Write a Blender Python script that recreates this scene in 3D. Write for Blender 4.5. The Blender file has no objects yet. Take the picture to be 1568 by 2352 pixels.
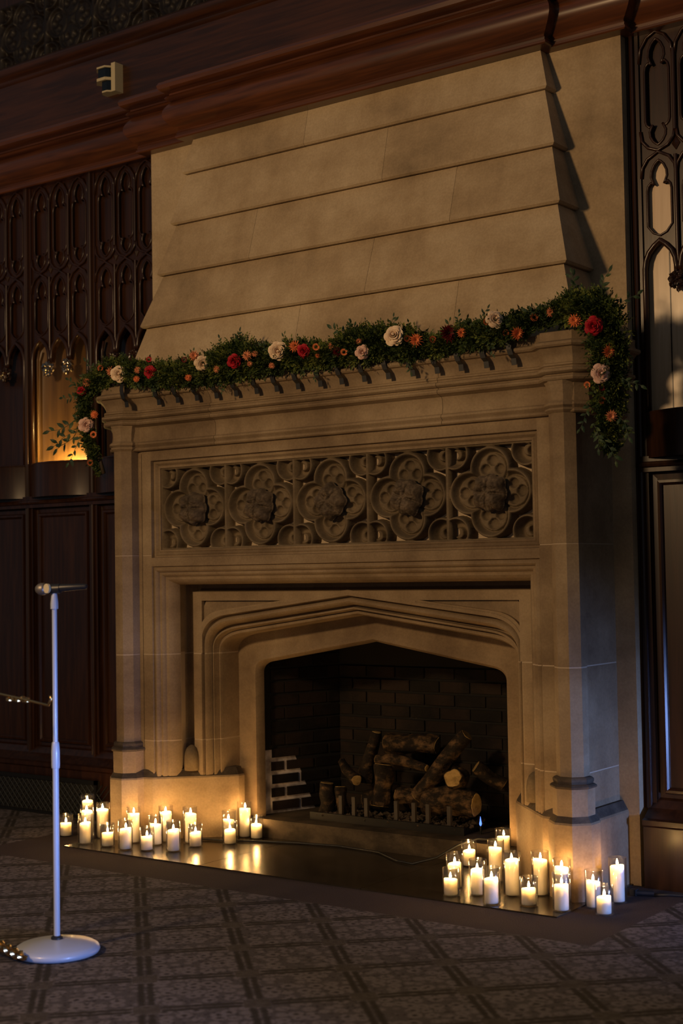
import bpy, bmesh, math, random
import numpy as np
from mathutils import Vector, Matrix, noise
from mathutils.geometry import tessellate_polygon
random.seed(7)
PI = math.pi
C = bpy.context.scene
COL = C.collection
# ------------------------------------------------------------------ camera
YAW, PITCH, ROLL = math.radians(36.35264), math.radians(2.40825), math.radians(-0.93547)
fw = Vector((-math.sin(YAW)*math.cos(PITCH), math.cos(YAW)*math.cos(PITCH), math.sin(PITCH)))
rt = Vector((math.cos(YAW), math.sin(YAW), 0)); up = rt.cross(fw)
r2 = math.cos(ROLL)*rt + math.sin(ROLL)*up; u2 = -math.sin(ROLL)*rt + math.cos(ROLL)*up
cam = bpy.data.cameras.new('camera'); camo = bpy.data.objects.new('camera', cam); COL.objects.link(camo)
camo.matrix_world = Matrix(((r2.x, u2.x, -fw.x, 0), (r2.y, u2.y, -fw.y, 0), (r2.z, u2.z, -fw.z, 1.5), (0, 0, 0, 1)))
cam.sensor_fit = 'HORIZONTAL'; cam.sensor_width = 24.0; cam.lens = 3300/1568*24.0
cam.clip_end = 60
cam.dof.use_dof = True; cam.dof.focus_distance = 7.2; cam.dof.aperture_fstop = 2.2
C.camera = camo
# ------------------------------------------------------------------ world and large lights
w = bpy.data.worlds.new('world'); C.world = w; w.use_nodes = True
w.node_tree.nodes['Background'].inputs[0].default_value = (0.80, 0.88, 1.0, 1)
w.node_tree.nodes['Background'].inputs[1].default_value = 0.078
def light(name, kind, loc, power, color, size=0.1, target=None, **kw):
    l = bpy.data.lights.new(name, kind); l.energy = power; l.color = color
    if kind == 'AREA': l.size = size
    else: l.shadow_soft_size = size
    for k, v in kw.items(): setattr(l, k, v)
    o = bpy.data.objects.new(name, l); COL.objects.link(o); o.location = loc
    if target: o.rotation_euler = (Vector(target)-Vector(loc)).to_track_quat('-Z', 'Y').to_euler()
    return o
light('chandelier_light', 'POINT', (-4.85, -0.2, 3.55), 650, (1.0, 0.64, 0.31), 0.27)
light('window_daylight', 'AREA', (0.6, 5.70, 0.45), 9, (0.24, 0.40, 1.0), 0.35, (-3.5, 5.80, 0.05), spread=math.radians(42))
light('stand_fill_light', 'AREA', (-0.5, 3.0, 0.50), 8.5, (0.24, 0.40, 1.0), 0.3, (-4.8, 3.85, 0.62), spread=math.radians(32))  # second blue area light, added out of view to tint the microphone stand
C.view_settings.view_transform = 'Standard'; C.view_settings.look = 'None'
C.view_settings.gamma = 1.0; C.view_settings.use_curve_mapping = False
C.view_settings.exposure = 0.0
XC = -4.5
# ------------------------------------------------------------------ helpers
def mesh_obj(name, verts, faces, mat, parent=None, smooth=False, loc=None, local=False):
    me = bpy.data.meshes.new(name); me.from_pydata([tuple(v) for v in verts], [], faces); me.update()
    bm = bmesh.new(); bm.from_mesh(me); bmesh.ops.recalc_face_normals(bm, faces=bm.faces); bm.to_mesh(me); bm.free()
    if mat: me.materials.append(mat)
    if smooth:
        me.shade_smooth()
        if smooth != True:
            me.set_sharp_from_angle(angle=math.radians(smooth))
    o = bpy.data.objects.new(name, me); COL.objects.link(o)
    if loc: o.location = loc
    if parent:
        o.parent = parent
        if not local: o.matrix_parent_inverse = Matrix.Translation(-world_loc(parent))
    return o
def world_loc(o):
    if o.parent is None: return o.location.copy()
    return world_loc(o.parent)+o.matrix_parent_inverse.translation+o.location
class MB:
    def __init__(s): s.v = []; s.f = []
    def add(s, v, f):
        n = len(s.v); s.v += [tuple(q) for q in v]; s.f += [tuple(i+n for i in q) for q in f]; return s
    def box(s, x0, x1, y0, y1, z0, z1):
        return s.add([(x0,y0,z0),(x1,y0,z0),(x1,y1,z0),(x0,y1,z0),(x0,y0,z1),(x1,y0,z1),(x1,y1,z1),(x0,y1,z1)],
                     [(0,1,5,4),(1,2,6,5),(2,3,7,6),(3,0,4,7),(4,5,6,7),(3,2,1,0)])
    def loft(s, curves, closed=False, cap=False):
        n = len(curves[0]); v = [p for c in curves for p in c]; f = []
        for i in range(len(curves)-1):
            for j in range(n if closed else n-1):
                k = (j+1) % n
                f.append((i*n+j, i*n+k, (i+1)*n+k, (i+1)*n+j))
        if cap:
            f.append(tuple(range(n))); f.append(tuple((len(curves)-1)*n+j for j in range(n)))
        return s.add(v, f)
    def lathe(s, prof, c=(0,0,0), n=24, cap=True):
        return s.loft([[(c[0]+r*math.cos(2*PI*j/n), c[1]+r*math.sin(2*PI*j/n), c[2]+z) for j in range(n)] for r, z in prof], True, cap)
    def octs(s, prof, c):   # octagonal stack
        return s.loft([[(c[0]+r*math.cos(PI/8+PI/4*j), c[1]+r*math.sin(PI/8+PI/4*j), z) for j in range(8)] for r, z in prof], True, True)
    def tube(s, pts, r, n=8, cap=True):
        pts = [Vector(p) for p in pts]; cs = []; ref = None
        for i, p in enumerate(pts):
            t = (pts[min(i+1, len(pts)-1)]-pts[max(i-1, 0)]).normalized()
            if ref is None: ref = t.orthogonal()
            ref = (ref - t*ref.dot(t)); ref = ref.normalized() if ref.length > 1e-6 else t.orthogonal()
            b = t.cross(ref); rr = r[i] if isinstance(r, (list, tuple)) else r
            cs.append([p+rr*(math.cos(2*PI*j/n)*ref+math.sin(2*PI*j/n)*b) for j in range(n)])
        return s.loft(cs, True, cap)
    def build(s, name, mat, parent=None, smooth=False, loc=None, local=False): return mesh_obj(name, s.v, s.f, mat, parent, smooth, loc, local)
def empty(name, loc, label, cat, group=None, kind=None):
    o = bpy.data.objects.new(name, None); COL.objects.link(o); o.location = loc; o.empty_display_size = 0.05
    return tag(o, label, cat, group, kind)
def tag(o, label=None, cat=None, group=None, kind=None):
    if label: o['label'] = label
    if cat: o['category'] = cat
    if group: o['group'] = group
    if kind: o['kind'] = kind
    return o
def offset_path(path, d):
    out = []; P = [Vector(p) for p in path]
    for i in range(len(P)):
        ns = []
        if i > 0: t = (P[i]-P[i-1]).normalized(); ns.append(Vector((t.y, -t.x)))
        if i < len(P)-1: t = (P[i+1]-P[i]).normalized(); ns.append(Vector((t.y, -t.x)))
        if len(ns) == 1: out.append(P[i]+d*ns[0])
        else:
            m = (ns[0]+ns[1]); m = m/m.length_squared*2; out.append(P[i]+d*m)
    return out
def sweep(mb, path, prof, splits=None):
    """path [(x,y)] left to right, profile [(out,z)]"""
    mb.loft([[(q.x, q.y, z) for q in offset_path(path, o)] for o, z in prof])
def clip_path(path, xa, xb):
    out = []
    for a, b in zip(path, path[1:]):
        (x0, y0), (x1, y1) = a, b
        if x1-x0 < 1e-9:
            if xa <= x0 <= xb:
                if not out: out.append(a)
                out.append(b)
            continue
        lo, hi = max(x0, xa), min(x1, xb)
        if lo >= hi: continue
        pa = (lo, y0+(y1-y0)*(lo-x0)/(x1-x0)); pb = (hi, y0+(y1-y0)*(hi-x0)/(x1-x0))
        if not out: out.append(pa)
        out.append(pb)
    return out
def plate(mb, outer, holes, place, thick_back=None):
    """flat plate with holes; place(u,v,d)->3D"""
    polys = [[Vector((p[0], p[1], 0)) for p in outer]] + [[Vector((p[0], p[1], 0)) for p in h] for h in holes]
    tris = tessellate_polygon(polys); flat = [p for pl in polys for p in pl]
    mb.add([place(p.x, p.y, 0) for p in flat], [tuple(t) for t in tris])
    if thick_back is not None:
        for pl in polys[1:]:
            n = len(pl)
            mb.add([place(p.x, p.y, 0) for p in pl]+[place(p.x, p.y, thick_back) for p in pl],
                   [(j, (j+1) % n, n+(j+1) % n, n+j) for j in range(n)])
    return tris, flat
# ------------------------------------------------------------------ materials
def newmat(name):
    m = bpy.data.materials.new(name); m.use_nodes = True
    nt = m.node_tree; return m, nt, nt.nodes['Principled BSDF']
def N(nt, t, **kw):
    n = nt.nodes.new(t)
    for k, v in kw.items():
        if k.startswith('i_'): n.inputs[k[2:].replace('_', ' ')].default_value = v
        else: setattr(n, k, v)
    return n
def ramp(nt, fac, stops):
    r = nt.nodes.new('ShaderNodeValToRGB'); e = r.color_ramp.elements
    while len(e) > 1: e.remove(e[-1])
    for i, (p, c) in enumerate(stops):
        el = e[0] if i == 0 else e.new(p)
        el.position = p; el.color = (*c, 1)
    nt.links.new(fac, r.inputs[0]); return r.outputs[0]
def plain(name, col, rough=0.5, metal=0.0, spec=0.5, coat=0.0, **kw):
    m, nt, b = newmat(name)
    b.inputs['Base Color'].default_value = (*col, 1); b.inputs['Roughness'].default_value = rough
    b.inputs['Metallic'].default_value = metal; b.inputs['Specular IOR Level'].default_value = spec
    b.inputs['Coat Weight'].default_value = coat; b.inputs['Coat Roughness'].default_value = 0.15
    for k, v in kw.items(): b.inputs[k.replace('_', ' ')].default_value = v
    return m
def stone_mat(name, c1, c2, c3, scale=1.6, bump=0.25, rough=0.85, rnd=0.12):
    m, nt, b = newmat(name); L = nt.links.new
    tc = N(nt, 'ShaderNodeTexCoord'); g = N(nt, 'ShaderNodeNewGeometry')
    mp = N(nt, 'ShaderNodeMapping'); mp.inputs['Scale'].default_value = (1.0, 1.0, 1.6); L(g.outputs['Position'], mp.inputs[0])
    n1 = N(nt, 'ShaderNodeTexNoise', i_Scale=scale, i_Detail=6.0, i_Roughness=0.62); L(mp.outputs[0], n1.inputs['Vector'])
    n2 = N(nt, 'ShaderNodeTexNoise', i_Scale=90.0, i_Detail=3.0); L(g.outputs['Position'], n2.inputs['Vector'])
    mp2 = N(nt, 'ShaderNodeMapping'); mp2.inputs['Scale'].default_value = (7, 7, 0.9); L(g.outputs['Position'], mp2.inputs[0])
    n3 = N(nt, 'ShaderNodeTexNoise', i_Scale=1.0, i_Detail=4.0); L(mp2.outputs[0], n3.inputs['Vector'])
    add = N(nt, 'ShaderNodeMath', operation='MULTIPLY_ADD'); L(n3.outputs[0], add.inputs[0]); add.inputs[1].default_value = 0.3
    L(n1.outputs[0], add.inputs[2])
    oi = N(nt, 'ShaderNodeObjectInfo'); a2 = N(nt, 'ShaderNodeMath', operation='MULTIPLY_ADD'); L(oi.outputs['Random'], a2.inputs[0])
    a2.inputs[1].default_value = rnd; L(add.outputs[0], a2.inputs[2])
    col = ramp(nt, a2.outputs[0], [(0.48, c1), (0.68, c2), (0.86, c3)])
    sp = N(nt, 'ShaderNodeMixRGB', blend_type='MULTIPLY'); sp.inputs[0].default_value = 0.22
    L(col, sp.inputs[1]); L(ramp(nt, n2.outputs[0], [(0.35, (0.6, 0.6, 0.6)), (0.65, (1.2, 1.2, 1.2))]), sp.inputs[2]); L(sp.outputs[0], b.inputs['Base Color'])
    bp = N(nt, 'ShaderNodeBump', i_Strength=bump, i_Distance=0.003); L(n2.outputs[0], bp.inputs['Height'])
    L(bp.outputs[0], b.inputs['Normal']); b.inputs['Roughness'].default_value = rough; b.inputs['Specular IOR Level'].default_value = 0.25
    return m
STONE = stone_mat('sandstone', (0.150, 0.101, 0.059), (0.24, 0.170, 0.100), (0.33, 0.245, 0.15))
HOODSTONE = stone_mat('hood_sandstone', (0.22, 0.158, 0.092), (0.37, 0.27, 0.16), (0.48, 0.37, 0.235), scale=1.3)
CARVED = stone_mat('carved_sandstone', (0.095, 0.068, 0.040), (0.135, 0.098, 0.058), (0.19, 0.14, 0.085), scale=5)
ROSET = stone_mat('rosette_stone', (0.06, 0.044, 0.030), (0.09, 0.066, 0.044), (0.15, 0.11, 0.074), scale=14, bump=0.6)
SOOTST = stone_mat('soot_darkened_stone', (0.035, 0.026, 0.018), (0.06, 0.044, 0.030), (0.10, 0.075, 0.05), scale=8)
MORTAR = plain('pale_mortar', (0.46, 0.36, 0.25), 0.9)
def wood_mat(name, c1, c2, rough=0.32, coat=0.5, vert=True):
    m, nt, b = newmat(name); L = nt.links.new
    g = N(nt, 'ShaderNodeNewGeometry'); mp = N(nt, 'ShaderNodeMapping')
    mp.inputs['Scale'].default_value = (22, 22, 1.4) if vert else (1.4, 22, 22); L(g.outputs['Position'], mp.inputs[0])
    n1 = N(nt, 'ShaderNodeTexNoise', i_Scale=1.6, i_Detail=5.0, i_Distortion=0.6); L(mp.outputs[0], n1.inputs['Vector'])
    n2 = N(nt, 'ShaderNodeTexNoise', i_Scale=0.9, i_Detail=2.0); L(g.outputs['Position'], n2.inputs['Vector'])
    mx = N(nt, 'ShaderNodeMath', operation='MULTIPLY_ADD'); L(n2.outputs[0], mx.inputs[0]); mx.inputs[1].default_value = 0.6; L(n1.outputs[0], mx.inputs[2])
    L(ramp(nt, mx.outputs[0], [(0.62, c1), (1.0, c2)]), b.inputs['Base Color'])
    b.inputs['Roughness'].default_value = rough; b.inputs['Coat Weight'].default_value = coat; b.inputs['Coat Roughness'].default_value = 0.22
    b.inputs['Specular IOR Level'].default_value = 0.35
    bp = N(nt, 'ShaderNodeBump', i_Strength=0.12, i_Distance=0.002); L(n1.outputs[0], bp.inputs['Height']); L(bp.outputs[0], b.inputs['Normal'])
    return m
WOOD = wood_mat('dark_oak', (0.018, 0.0065, 0.0027), (0.040, 0.0150, 0.006), coat=0.22)
WOODH = wood_mat('dark_oak_cornice', (0.026, 0.0085, 0.003), (0.062, 0.020, 0.0065), rough=0.36, vert=False)
WOODR = wood_mat('lit_oak_cornice_roll', (0.055, 0.017, 0.0055), (0.125, 0.038, 0.011), rough=0.38, vert=False)  # brighter copy of the cornice oak; its lit look is in the colour
WOODD = wood_mat('blackened_oak', (0.006, 0.004, 0.003), (0.012, 0.007, 0.005), rough=0.6, coat=0.05)
NICHE = wood_mat('glow_toned_oak_niche', (0.075, 0.036, 0.011), (0.13, 0.066, 0.020), rough=0.5, coat=0.1)  # lighter golden copy of the oak; lamp glow put into the colour
PALEN = wood_mat('reflection_pale_oak', (0.52, 0.36, 0.21), (0.66, 0.48, 0.31), rough=0.40, coat=0.6)  # pale colour stands for the main light's reflection in the varnished oak
BOSS_GLINT = plain('oak_boss_glint', (0.42, 0.36, 0.28), 0.16, 1.0)  # bright metal puts highlights into the material of the lit bay's bosses
BLACK = plain('black_rubber', (0.008, 0.008, 0.009), 0.55)
IRON = plain('sooty_iron', (0.004, 0.004, 0.004), 0.6, 0.3)
SOOT = plain('soot_black', (0.006, 0.006, 0.0055), 0.9)
BRASS = plain('polished_brass', (0.62, 0.42, 0.18), 0.22, 1.0)
WHITEM = plain('white_enamel_metal', (0.36, 0.39, 0.46), 0.38, 0.0, coat=0.2)
MICB = plain('microphone_black', (0.02, 0.02, 0.022), 0.4, 0.3)
MICG = plain('microphone_grille', (0.20, 0.18, 0.16), 0.45, 0.7)
CREAMP = plain('cream_plastic', (0.52, 0.44, 0.27), 0.45)
DARKG = plain('dark_glass', (0.006, 0.009, 0.013), 0.12)
SLATE = stone_mat('polished_hearth_slate', (0.018, 0.014, 0.010), (0.028, 0.022, 0.016), (0.042, 0.034, 0.026), scale=3, bump=0.05, rough=0.27)
SLATE.node_tree.nodes['Principled BSDF'].inputs['Specular IOR Level'].default_value = 0.6
HEARTHIN = stone_mat('worn_inner_hearth', (0.022, 0.017, 0.012), (0.038, 0.028, 0.018), (0.075, 0.055, 0.034), scale=7, bump=0.5)
BRICK = stone_mat('sooty_firebrick', (0.0035, 0.0030, 0.0028), (0.0065, 0.0048, 0.004), (0.018, 0.011, 0.008), scale=3.0, bump=0.5, rnd=0.25)
LOG = stone_mat('ceramic_log', (0.005, 0.0035, 0.0025), (0.014, 0.009, 0.005), (0.13, 0.075, 0.033), scale=16, bump=1.0, rnd=0.05)
LOGCUT = stone_mat('ceramic_log_cut_end', (0.10, 0.06, 0.02), (0.26, 0.17, 0.06), (0.36, 0.24, 0.09), scale=22, bump=0.5)
EMBER = stone_mat('ash_and_embers', (0.012, 0.010, 0.008), (0.05, 0.038, 0.026), (0.13, 0.09, 0.06), scale=20, bump=0.8)
POSTM = plain('grate_post', (0.045, 0.036, 0.027), 0.7)
def mortar_patch():
    m, nt, b = newmat('firebox_mortar'); L = nt.links.new
    g = N(nt, 'ShaderNodeNewGeometry'); s = N(nt, 'ShaderNodeSeparateXYZ'); L(g.outputs['Position'], s.inputs[0])
    n = N(nt, 'ShaderNodeTexNoise', i_Scale=14.0, i_Detail=4.0); L(g.outputs['Position'], n.inputs['Vector'])
    # fresh pale repointing low on the left cheek: y<6.72-ish, z<0.47
    a = N(nt, 'ShaderNodeMath', operation='MULTIPLY_ADD'); L(s.outputs['Z'], a.inputs[0]); a.inputs[1].default_value = 0.42; L(s.outputs['Y'], a.inputs[2])
    a1 = N(nt, 'ShaderNodeMath', operation='LESS_THAN'); L(a.outputs[0], a1.inputs[0]); a1.inputs[1].default_value = 6.862
    a2 = N(nt, 'ShaderNodeMath', operation='LESS_THAN'); L(s.outputs['Z'], a2.inputs[0]); a2.inputs[1].default_value = 0.475
    a3 = N(nt, 'ShaderNodeMath', operation='LESS_THAN'); L(s.outputs['X'], a3.inputs[0]); a3.inputs[1].default_value = -5.2
    p = N(nt, 'ShaderNodeMath', operation='MULTIPLY'); L(a1.outputs[0], p.inputs[0]); L(a2.outputs[0], p.inputs[1])
    p2 = N(nt, 'ShaderNodeMath', operation='MULTIPLY'); L(p.outputs[0], p2.inputs[0]); L(a3.outputs[0], p2.inputs[1])
    mx = N(nt, 'ShaderNodeMixRGB'); L(p2.outputs[0], mx.inputs[0]); mx.inputs[1].default_value = (0.007, 0.006, 0.005, 1)
    L(ramp(nt, n.outputs[0], [(0.35, (0.22, 0.19, 0.18)), (0.6, (0.62, 0.56, 0.54))]), mx.inputs[2]); L(mx.outputs[0], b.inputs['Base Color'])
    b.inputs['Roughness'].default_value = 0.95
    return m
FBM = mortar_patch()
def carpet():
    m, nt, b = newmat('carpet_trellis'); L = nt.links.new
    def M(op, a, bb=None, c=None):
        n = N(nt, 'ShaderNodeMath', operation=op)
        for i, v in enumerate((a, bb, c)):
            if v is None: continue
            if isinstance(v, (int, float)): n.inputs[i].default_value = v
            else: L(v, n.inputs[i])
        return n.outputs[0]
    g = N(nt, 'ShaderNodeNewGeometry'); s = N(nt, 'ShaderNodeSeparateXYZ'); L(g.outputs['Position'], s.inputs[0])
    nz = N(nt, 'ShaderNodeTexNoise', i_Scale=35.0, i_Detail=2.0); L(g.outputs['Position'], nz.inputs['Vector'])
    wob = M('MULTIPLY_ADD', nz.outputs[0], 0.012, -0.006)
    X = M('ADD', s.outputs['X'], 4.357); Y = M('SUBTRACT', s.outputs['Y'], 4.986)
    S = 0.3815
    u = M('DIVIDE', M('ADD', X, Y), S*math.sqrt(2)); v = M('DIVIDE', M('SUBTRACT', Y, X), S*math.sqrt(2))
    def sm(x, a, b_):
        n = N(nt, 'ShaderNodeMapRange', interpolation_type='SMOOTHSTEP'); n.inputs['From Min'].default_value = a; n.inputs['From Max'].default_value = b_; L(x, n.inputs['Value']); return n.outputs[0]
    def dist(t):  # metres to the nearest lattice line
        f = M('FRACT', M('ADD', t, 0.5)); return M('MULTIPLY', M('ABSOLUTE', M('SUBTRACT', f, 0.5)), S)
    du, dv = M('ADD', dist(u), wob), M('ADD', dist(v), wob)
    def strip(a, c):
        in1 = M('SUBTRACT', 1.0, sm(a, .022, .036)); out1 = sm(a, -.004, .013)
        far = sm(c, .038, .062)
        return M('MULTIPLY', M('MULTIPLY', in1, out1), far)
    lines = M('MAXIMUM', strip(du, dv), strip(dv, du))
    node = M('MULTIPLY', M('LESS_THAN', du, 0.045), M('LESS_THAN', dv, 0.045))
    cx = N(nt, 'ShaderNodeCombineXYZ'); L(u, cx.inputs[0]); L(v, cx.inputs[1])
    vo = N(nt, 'ShaderNodeTexVoronoi', i_Scale=7.0, i_Randomness=0.55); L(cx.outputs[0], vo.inputs['Vector'])
    vo2 = N(nt, 'ShaderNodeTexVoronoi', i_Scale=17.0, i_Randomness=0.9); L(cx.outputs[0], vo2.inputs['Vector'])
    fl = ramp(nt, vo.outputs['Distance'], [(0.10, (0.30, 0.30, 0.30)), (0.26, (1, 1, 1)), (0.42, (1.15, 1.15, 1.15)), (0.60, (0.62, 0.62, 0.62))])
    fl2 = ramp(nt, vo2.outputs['Distance'], [(0.15, (0.55, 0.55, 0.55)), (0.40, (1.2, 1.2, 1.2))])
    base = N(nt, 'ShaderNodeMixRGB', blend_type='MULTIPLY'); base.inputs[0].default_value = 1; L(fl, base.inputs[1]); L(fl2, base.inputs[2])
    c0 = N(nt, 'ShaderNodeMixRGB', blend_type='MULTIPLY'); c0.inputs[0].default_value = 1; c0.inputs[1].default_value = (0.104, 0.090, 0.088, 1); L(base.outputs[0], c0.inputs[2])
    c1 = N(nt, 'ShaderNodeMixRGB'); L(M('MULTIPLY', lines, 0.92), c1.inputs[0]); L(c0.outputs[0], c1.inputs[1]); c1.inputs[2].default_value = (0.034, 0.029, 0.023, 1)
    c2 = N(nt, 'ShaderNodeMixRGB'); L(M('MULTIPLY', node, 0.8), c2.inputs[0]); L(c1.outputs[0], c2.inputs[1]); c2.inputs[2].default_value = (0.062, 0.052, 0.042, 1)
    # plain band round the hearth stone
    inx = M('MULTIPLY', M('GREATER_THAN', M('ADD', s.outputs['X'], wob), -6.40), M('LESS_THAN', M('ADD', s.outputs['X'], wob), -2.655))
    iny = M('GREATER_THAN', M('ADD', s.outputs['Y'], wob), 5.225)
    band = M('MULTIPLY', inx, iny)
    c3 = N(nt, 'ShaderNodeMixRGB'); L(band, c3.inputs[0]); L(c2.outputs[0], c3.inputs[1]); c3.inputs[2].default_value = (0.058, 0.045, 0.041, 1)
    n5 = N(nt, 'ShaderNodeTexNoise', i_Scale=260.0, i_Detail=1.0); L(g.outputs['Position'], n5.inputs['Vector'])
    c4 = N(nt, 'ShaderNodeMixRGB', blend_type='MULTIPLY'); c4.inputs[0].default_value = 0.6; L(c3.outputs[0], c4.inputs[1])
    L(ramp(nt, n5.outputs[0], [(0.3, (0.5, 0.5, 0.5)), (0.7, (1.4, 1.4, 1.4))]), c4.inputs[2]); L(c4.outputs[0], b.inputs['Base Color'])
    b.inputs['Roughness'].default_value = 1.0; b.inputs['Specular IOR Level'].default_value = 0.05
    bp = N(nt, 'ShaderNodeBump', i_Strength=0.6, i_Distance=0.004); L(n5.outputs[0], bp.inputs['Height']); L(bp.outputs[0], b.inputs['Normal'])
    return m
def glass_mat():
    m = bpy.data.materials.new('thin_clear_glass'); m.use_nodes = True; nt = m.node_tree; nt.nodes.clear(); L = nt.links.new
    o = N(nt, 'ShaderNodeOutputMaterial'); mx = N(nt, 'ShaderNodeMixShader'); t = N(nt, 'ShaderNodeBsdfTransparent'); g = N(nt, 'ShaderNodeBsdfGlossy')
    t.inputs[0].default_value = (0.97, 0.97, 0.97, 1); g.inputs['Roughness'].default_value = 0.10
    lw = N(nt, 'ShaderNodeLayerWeight'); lw.inputs[0].default_value = 0.30
    mr = N(nt, 'ShaderNodeMath', operation='MULTIPLY_ADD'); L(lw.outputs['Facing'], mr.inputs[0]); mr.inputs[1].default_value = 0.55; mr.inputs[2].default_value = 0.02
    pw = N(nt, 'ShaderNodeMath', operation='POWER'); L(lw.outputs['Facing'], pw.inputs[0]); pw.inputs[1].default_value = 1.8
    ml = N(nt, 'ShaderNodeMath', operation='MULTIPLY_ADD'); L(pw.outputs[0], ml.inputs[0]); ml.inputs[1].default_value = 0.85; ml.inputs[2].default_value = 0.06
    L(ml.outputs[0], mx.inputs[0]); L(t.outputs[0], mx.inputs[1]); L(g.outputs[0], mx.inputs[2]); L(mx.outputs[0], o.inputs[0])
    return m
GLASS = glass_mat()
def emis(name, col, st):
    m, nt, b = newmat(name); b.inputs['Base Color'].default_value = (*col, 1)
    b.inputs['Emission Color'].default_value = (*col, 1); b.inputs['Emission Strength'].default_value = st; return m
FLAME = emis('candle_flame', (1.0, 0.55, 0.18), 470.0)
PILOT = emis('gas_pilot_flame', (0.08, 0.20, 1.0), 2.2)
WAX = plain('ivory_wax', (0.88, 0.82, 0.70), 0.6)
_b = WAX.node_tree.nodes['Principled BSDF']
_b.inputs['Subsurface Weight'].default_value = 1.0; _b.inputs['Subsurface Radius'].default_value = (0.8, 0.8, 0.8); _b.inputs['Subsurface Scale'].default_value = 0.05
def leaf_mat(name, c1, c2, c3):
    m, nt, b = newmat(name); L = nt.links.new
    g = N(nt, 'ShaderNodeNewGeometry')
    n = N(nt, 'ShaderNodeTexNoise', i_Scale=9.0, i_Detail=2.0); L(g.outputs['Position'], n.inputs['Vector'])
    a = N(nt, 'ShaderNodeMath', operation='MULTIPLY_ADD'); L(g.outputs['Random Per Island'], a.inputs[0]); a.inputs[1].default_value = 0.45; L(n.outputs[0], a.inputs[2])
    L(ramp(nt, a.outputs[0], [(0.45, c1), (0.75, c2), (1.0, c3)]), b.inputs['Base Color'])
    b.inputs['Roughness'].default_value = 0.55; b.inputs['Specular IOR Level'].default_value = 0.3
    return m
FERN = leaf_mat('fern_green', (0.018, 0.034, 0.010), (0.050, 0.078, 0.018), (0.16, 0.18, 0.034))
BROAD = leaf_mat('ruscus_green', (0.016, 0.036, 0.016), (0.032, 0.060, 0.022), (0.06, 0.09, 0.03))
STEM = plain('stem_brown', (0.05, 0.035, 0.018), 0.7)
def petal(name, col, dark):
    m, nt, b = newmat(name); L = nt.links.new
    tc = N(nt, 'ShaderNodeTexCoord'); n = N(nt, 'ShaderNodeTexNoise', i_Scale=2.5, i_Detail=2.0); L(tc.outputs['Object'], n.inputs['Vector'])
    L(ramp(nt, n.outputs[0], [(0.35, dark), (0.62, col)]), b.inputs['Base Color']); b.inputs['Roughness'].default_value = 0.6
    b.inputs['Specular IOR Level'].default_value = 0.2
    return m
P_CREAM = petal('cream_petal', (0.86, 0.68, 0.48), (0.72, 0.50, 0.32)); P_BLUSH = petal('blush_petal', (0.82, 0.56, 0.46), (0.68, 0.40, 0.30))
P_RED = petal('crimson_petal', (0.44, 0.008, 0.020), (0.26, 0.004, 0.012)); P_BURG = petal('burgundy_petal', (0.13, 0.006, 0.010), (0.07, 0.004, 0.006))
P_ORNG = petal('coral_petal', (0.86, 0.25, 0.085), (0.64, 0.15, 0.05)); P_PEACH = petal('peach_petal', (0.84, 0.33, 0.16), (0.60, 0.20, 0.09))
P_RUST = petal('rust_petal', (0.46, 0.12, 0.035), (0.28, 0.06, 0.02))
# ------------------------------------------------------------------ floor and hearth stone
fl = MB(); fl.add([(-14, -3, 0), (5, -3, 0), (5, 7.2, 0), (-14, 7.2, 0)], [(0, 1, 2, 3)])
floor = tag(fl.build('floor', carpet()), kind='structure')
hs = empty('hearth_stone', (-4.515, 5.9, 0), 'polished dark stone hearth slabs flush with the carpet before the fireplace', 'hearth')
for xa, xb in ((-6.05, -5.042), (-5.038, -4.02), (-4.016, -2.98)):
    MB().box(xa, xb, 5.562, 6.36, -0.02, 0.006).build('stone_slab', SLATE, hs)
# ------------------------------------------------------------------ oak panelled wall
WY = 6.40
wall = MB().box(-9.65, -6.0, 6.62, 6.75, 0, 5.6).box(-3.0, 0.69, 6.62, 6.75, 0, 5.6).box(-6.06, -2.94, 6.62, 6.75, 4.0, 5.6).box(-9.65, -8.45, WY, 6.62, 0, 4.1).box(-0.51, 0.69, WY, 6.62, 0, 4.1).build('wall_back', WOOD)
tag(wall, kind='structure')
def wchild(mb, name, mat=WOOD, smooth=False, label=None): return tag(mb.build(name, mat, wall, smooth), label)
def trefoil(cx, z0, z1, hw, flip=False):
    """pointed three-lobed head as a list of (x,z) going left spring -> right spring; z0 spring, z1 tip"""
    h = z1-z0; pts = []
    r = hw*0.42
    prof = [(-hw, 0), (-hw, .10), (-hw*.92, .24), (-hw*.70, .34), (-hw*.46, .30), (-hw*.40, .26),   # side foil then cusp
            (-hw*.52, .36), (-hw*.66, .50), (-hw*.62, .68), (-hw*.40, .86), (-hw*.15, .96), (0, 1.0)]
    prof = prof + [(-x, t) for x, t in prof[-2::-1]]
    return [(cx+x, z0+t*h) for x, t in prof]
LW = 0.18
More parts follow.
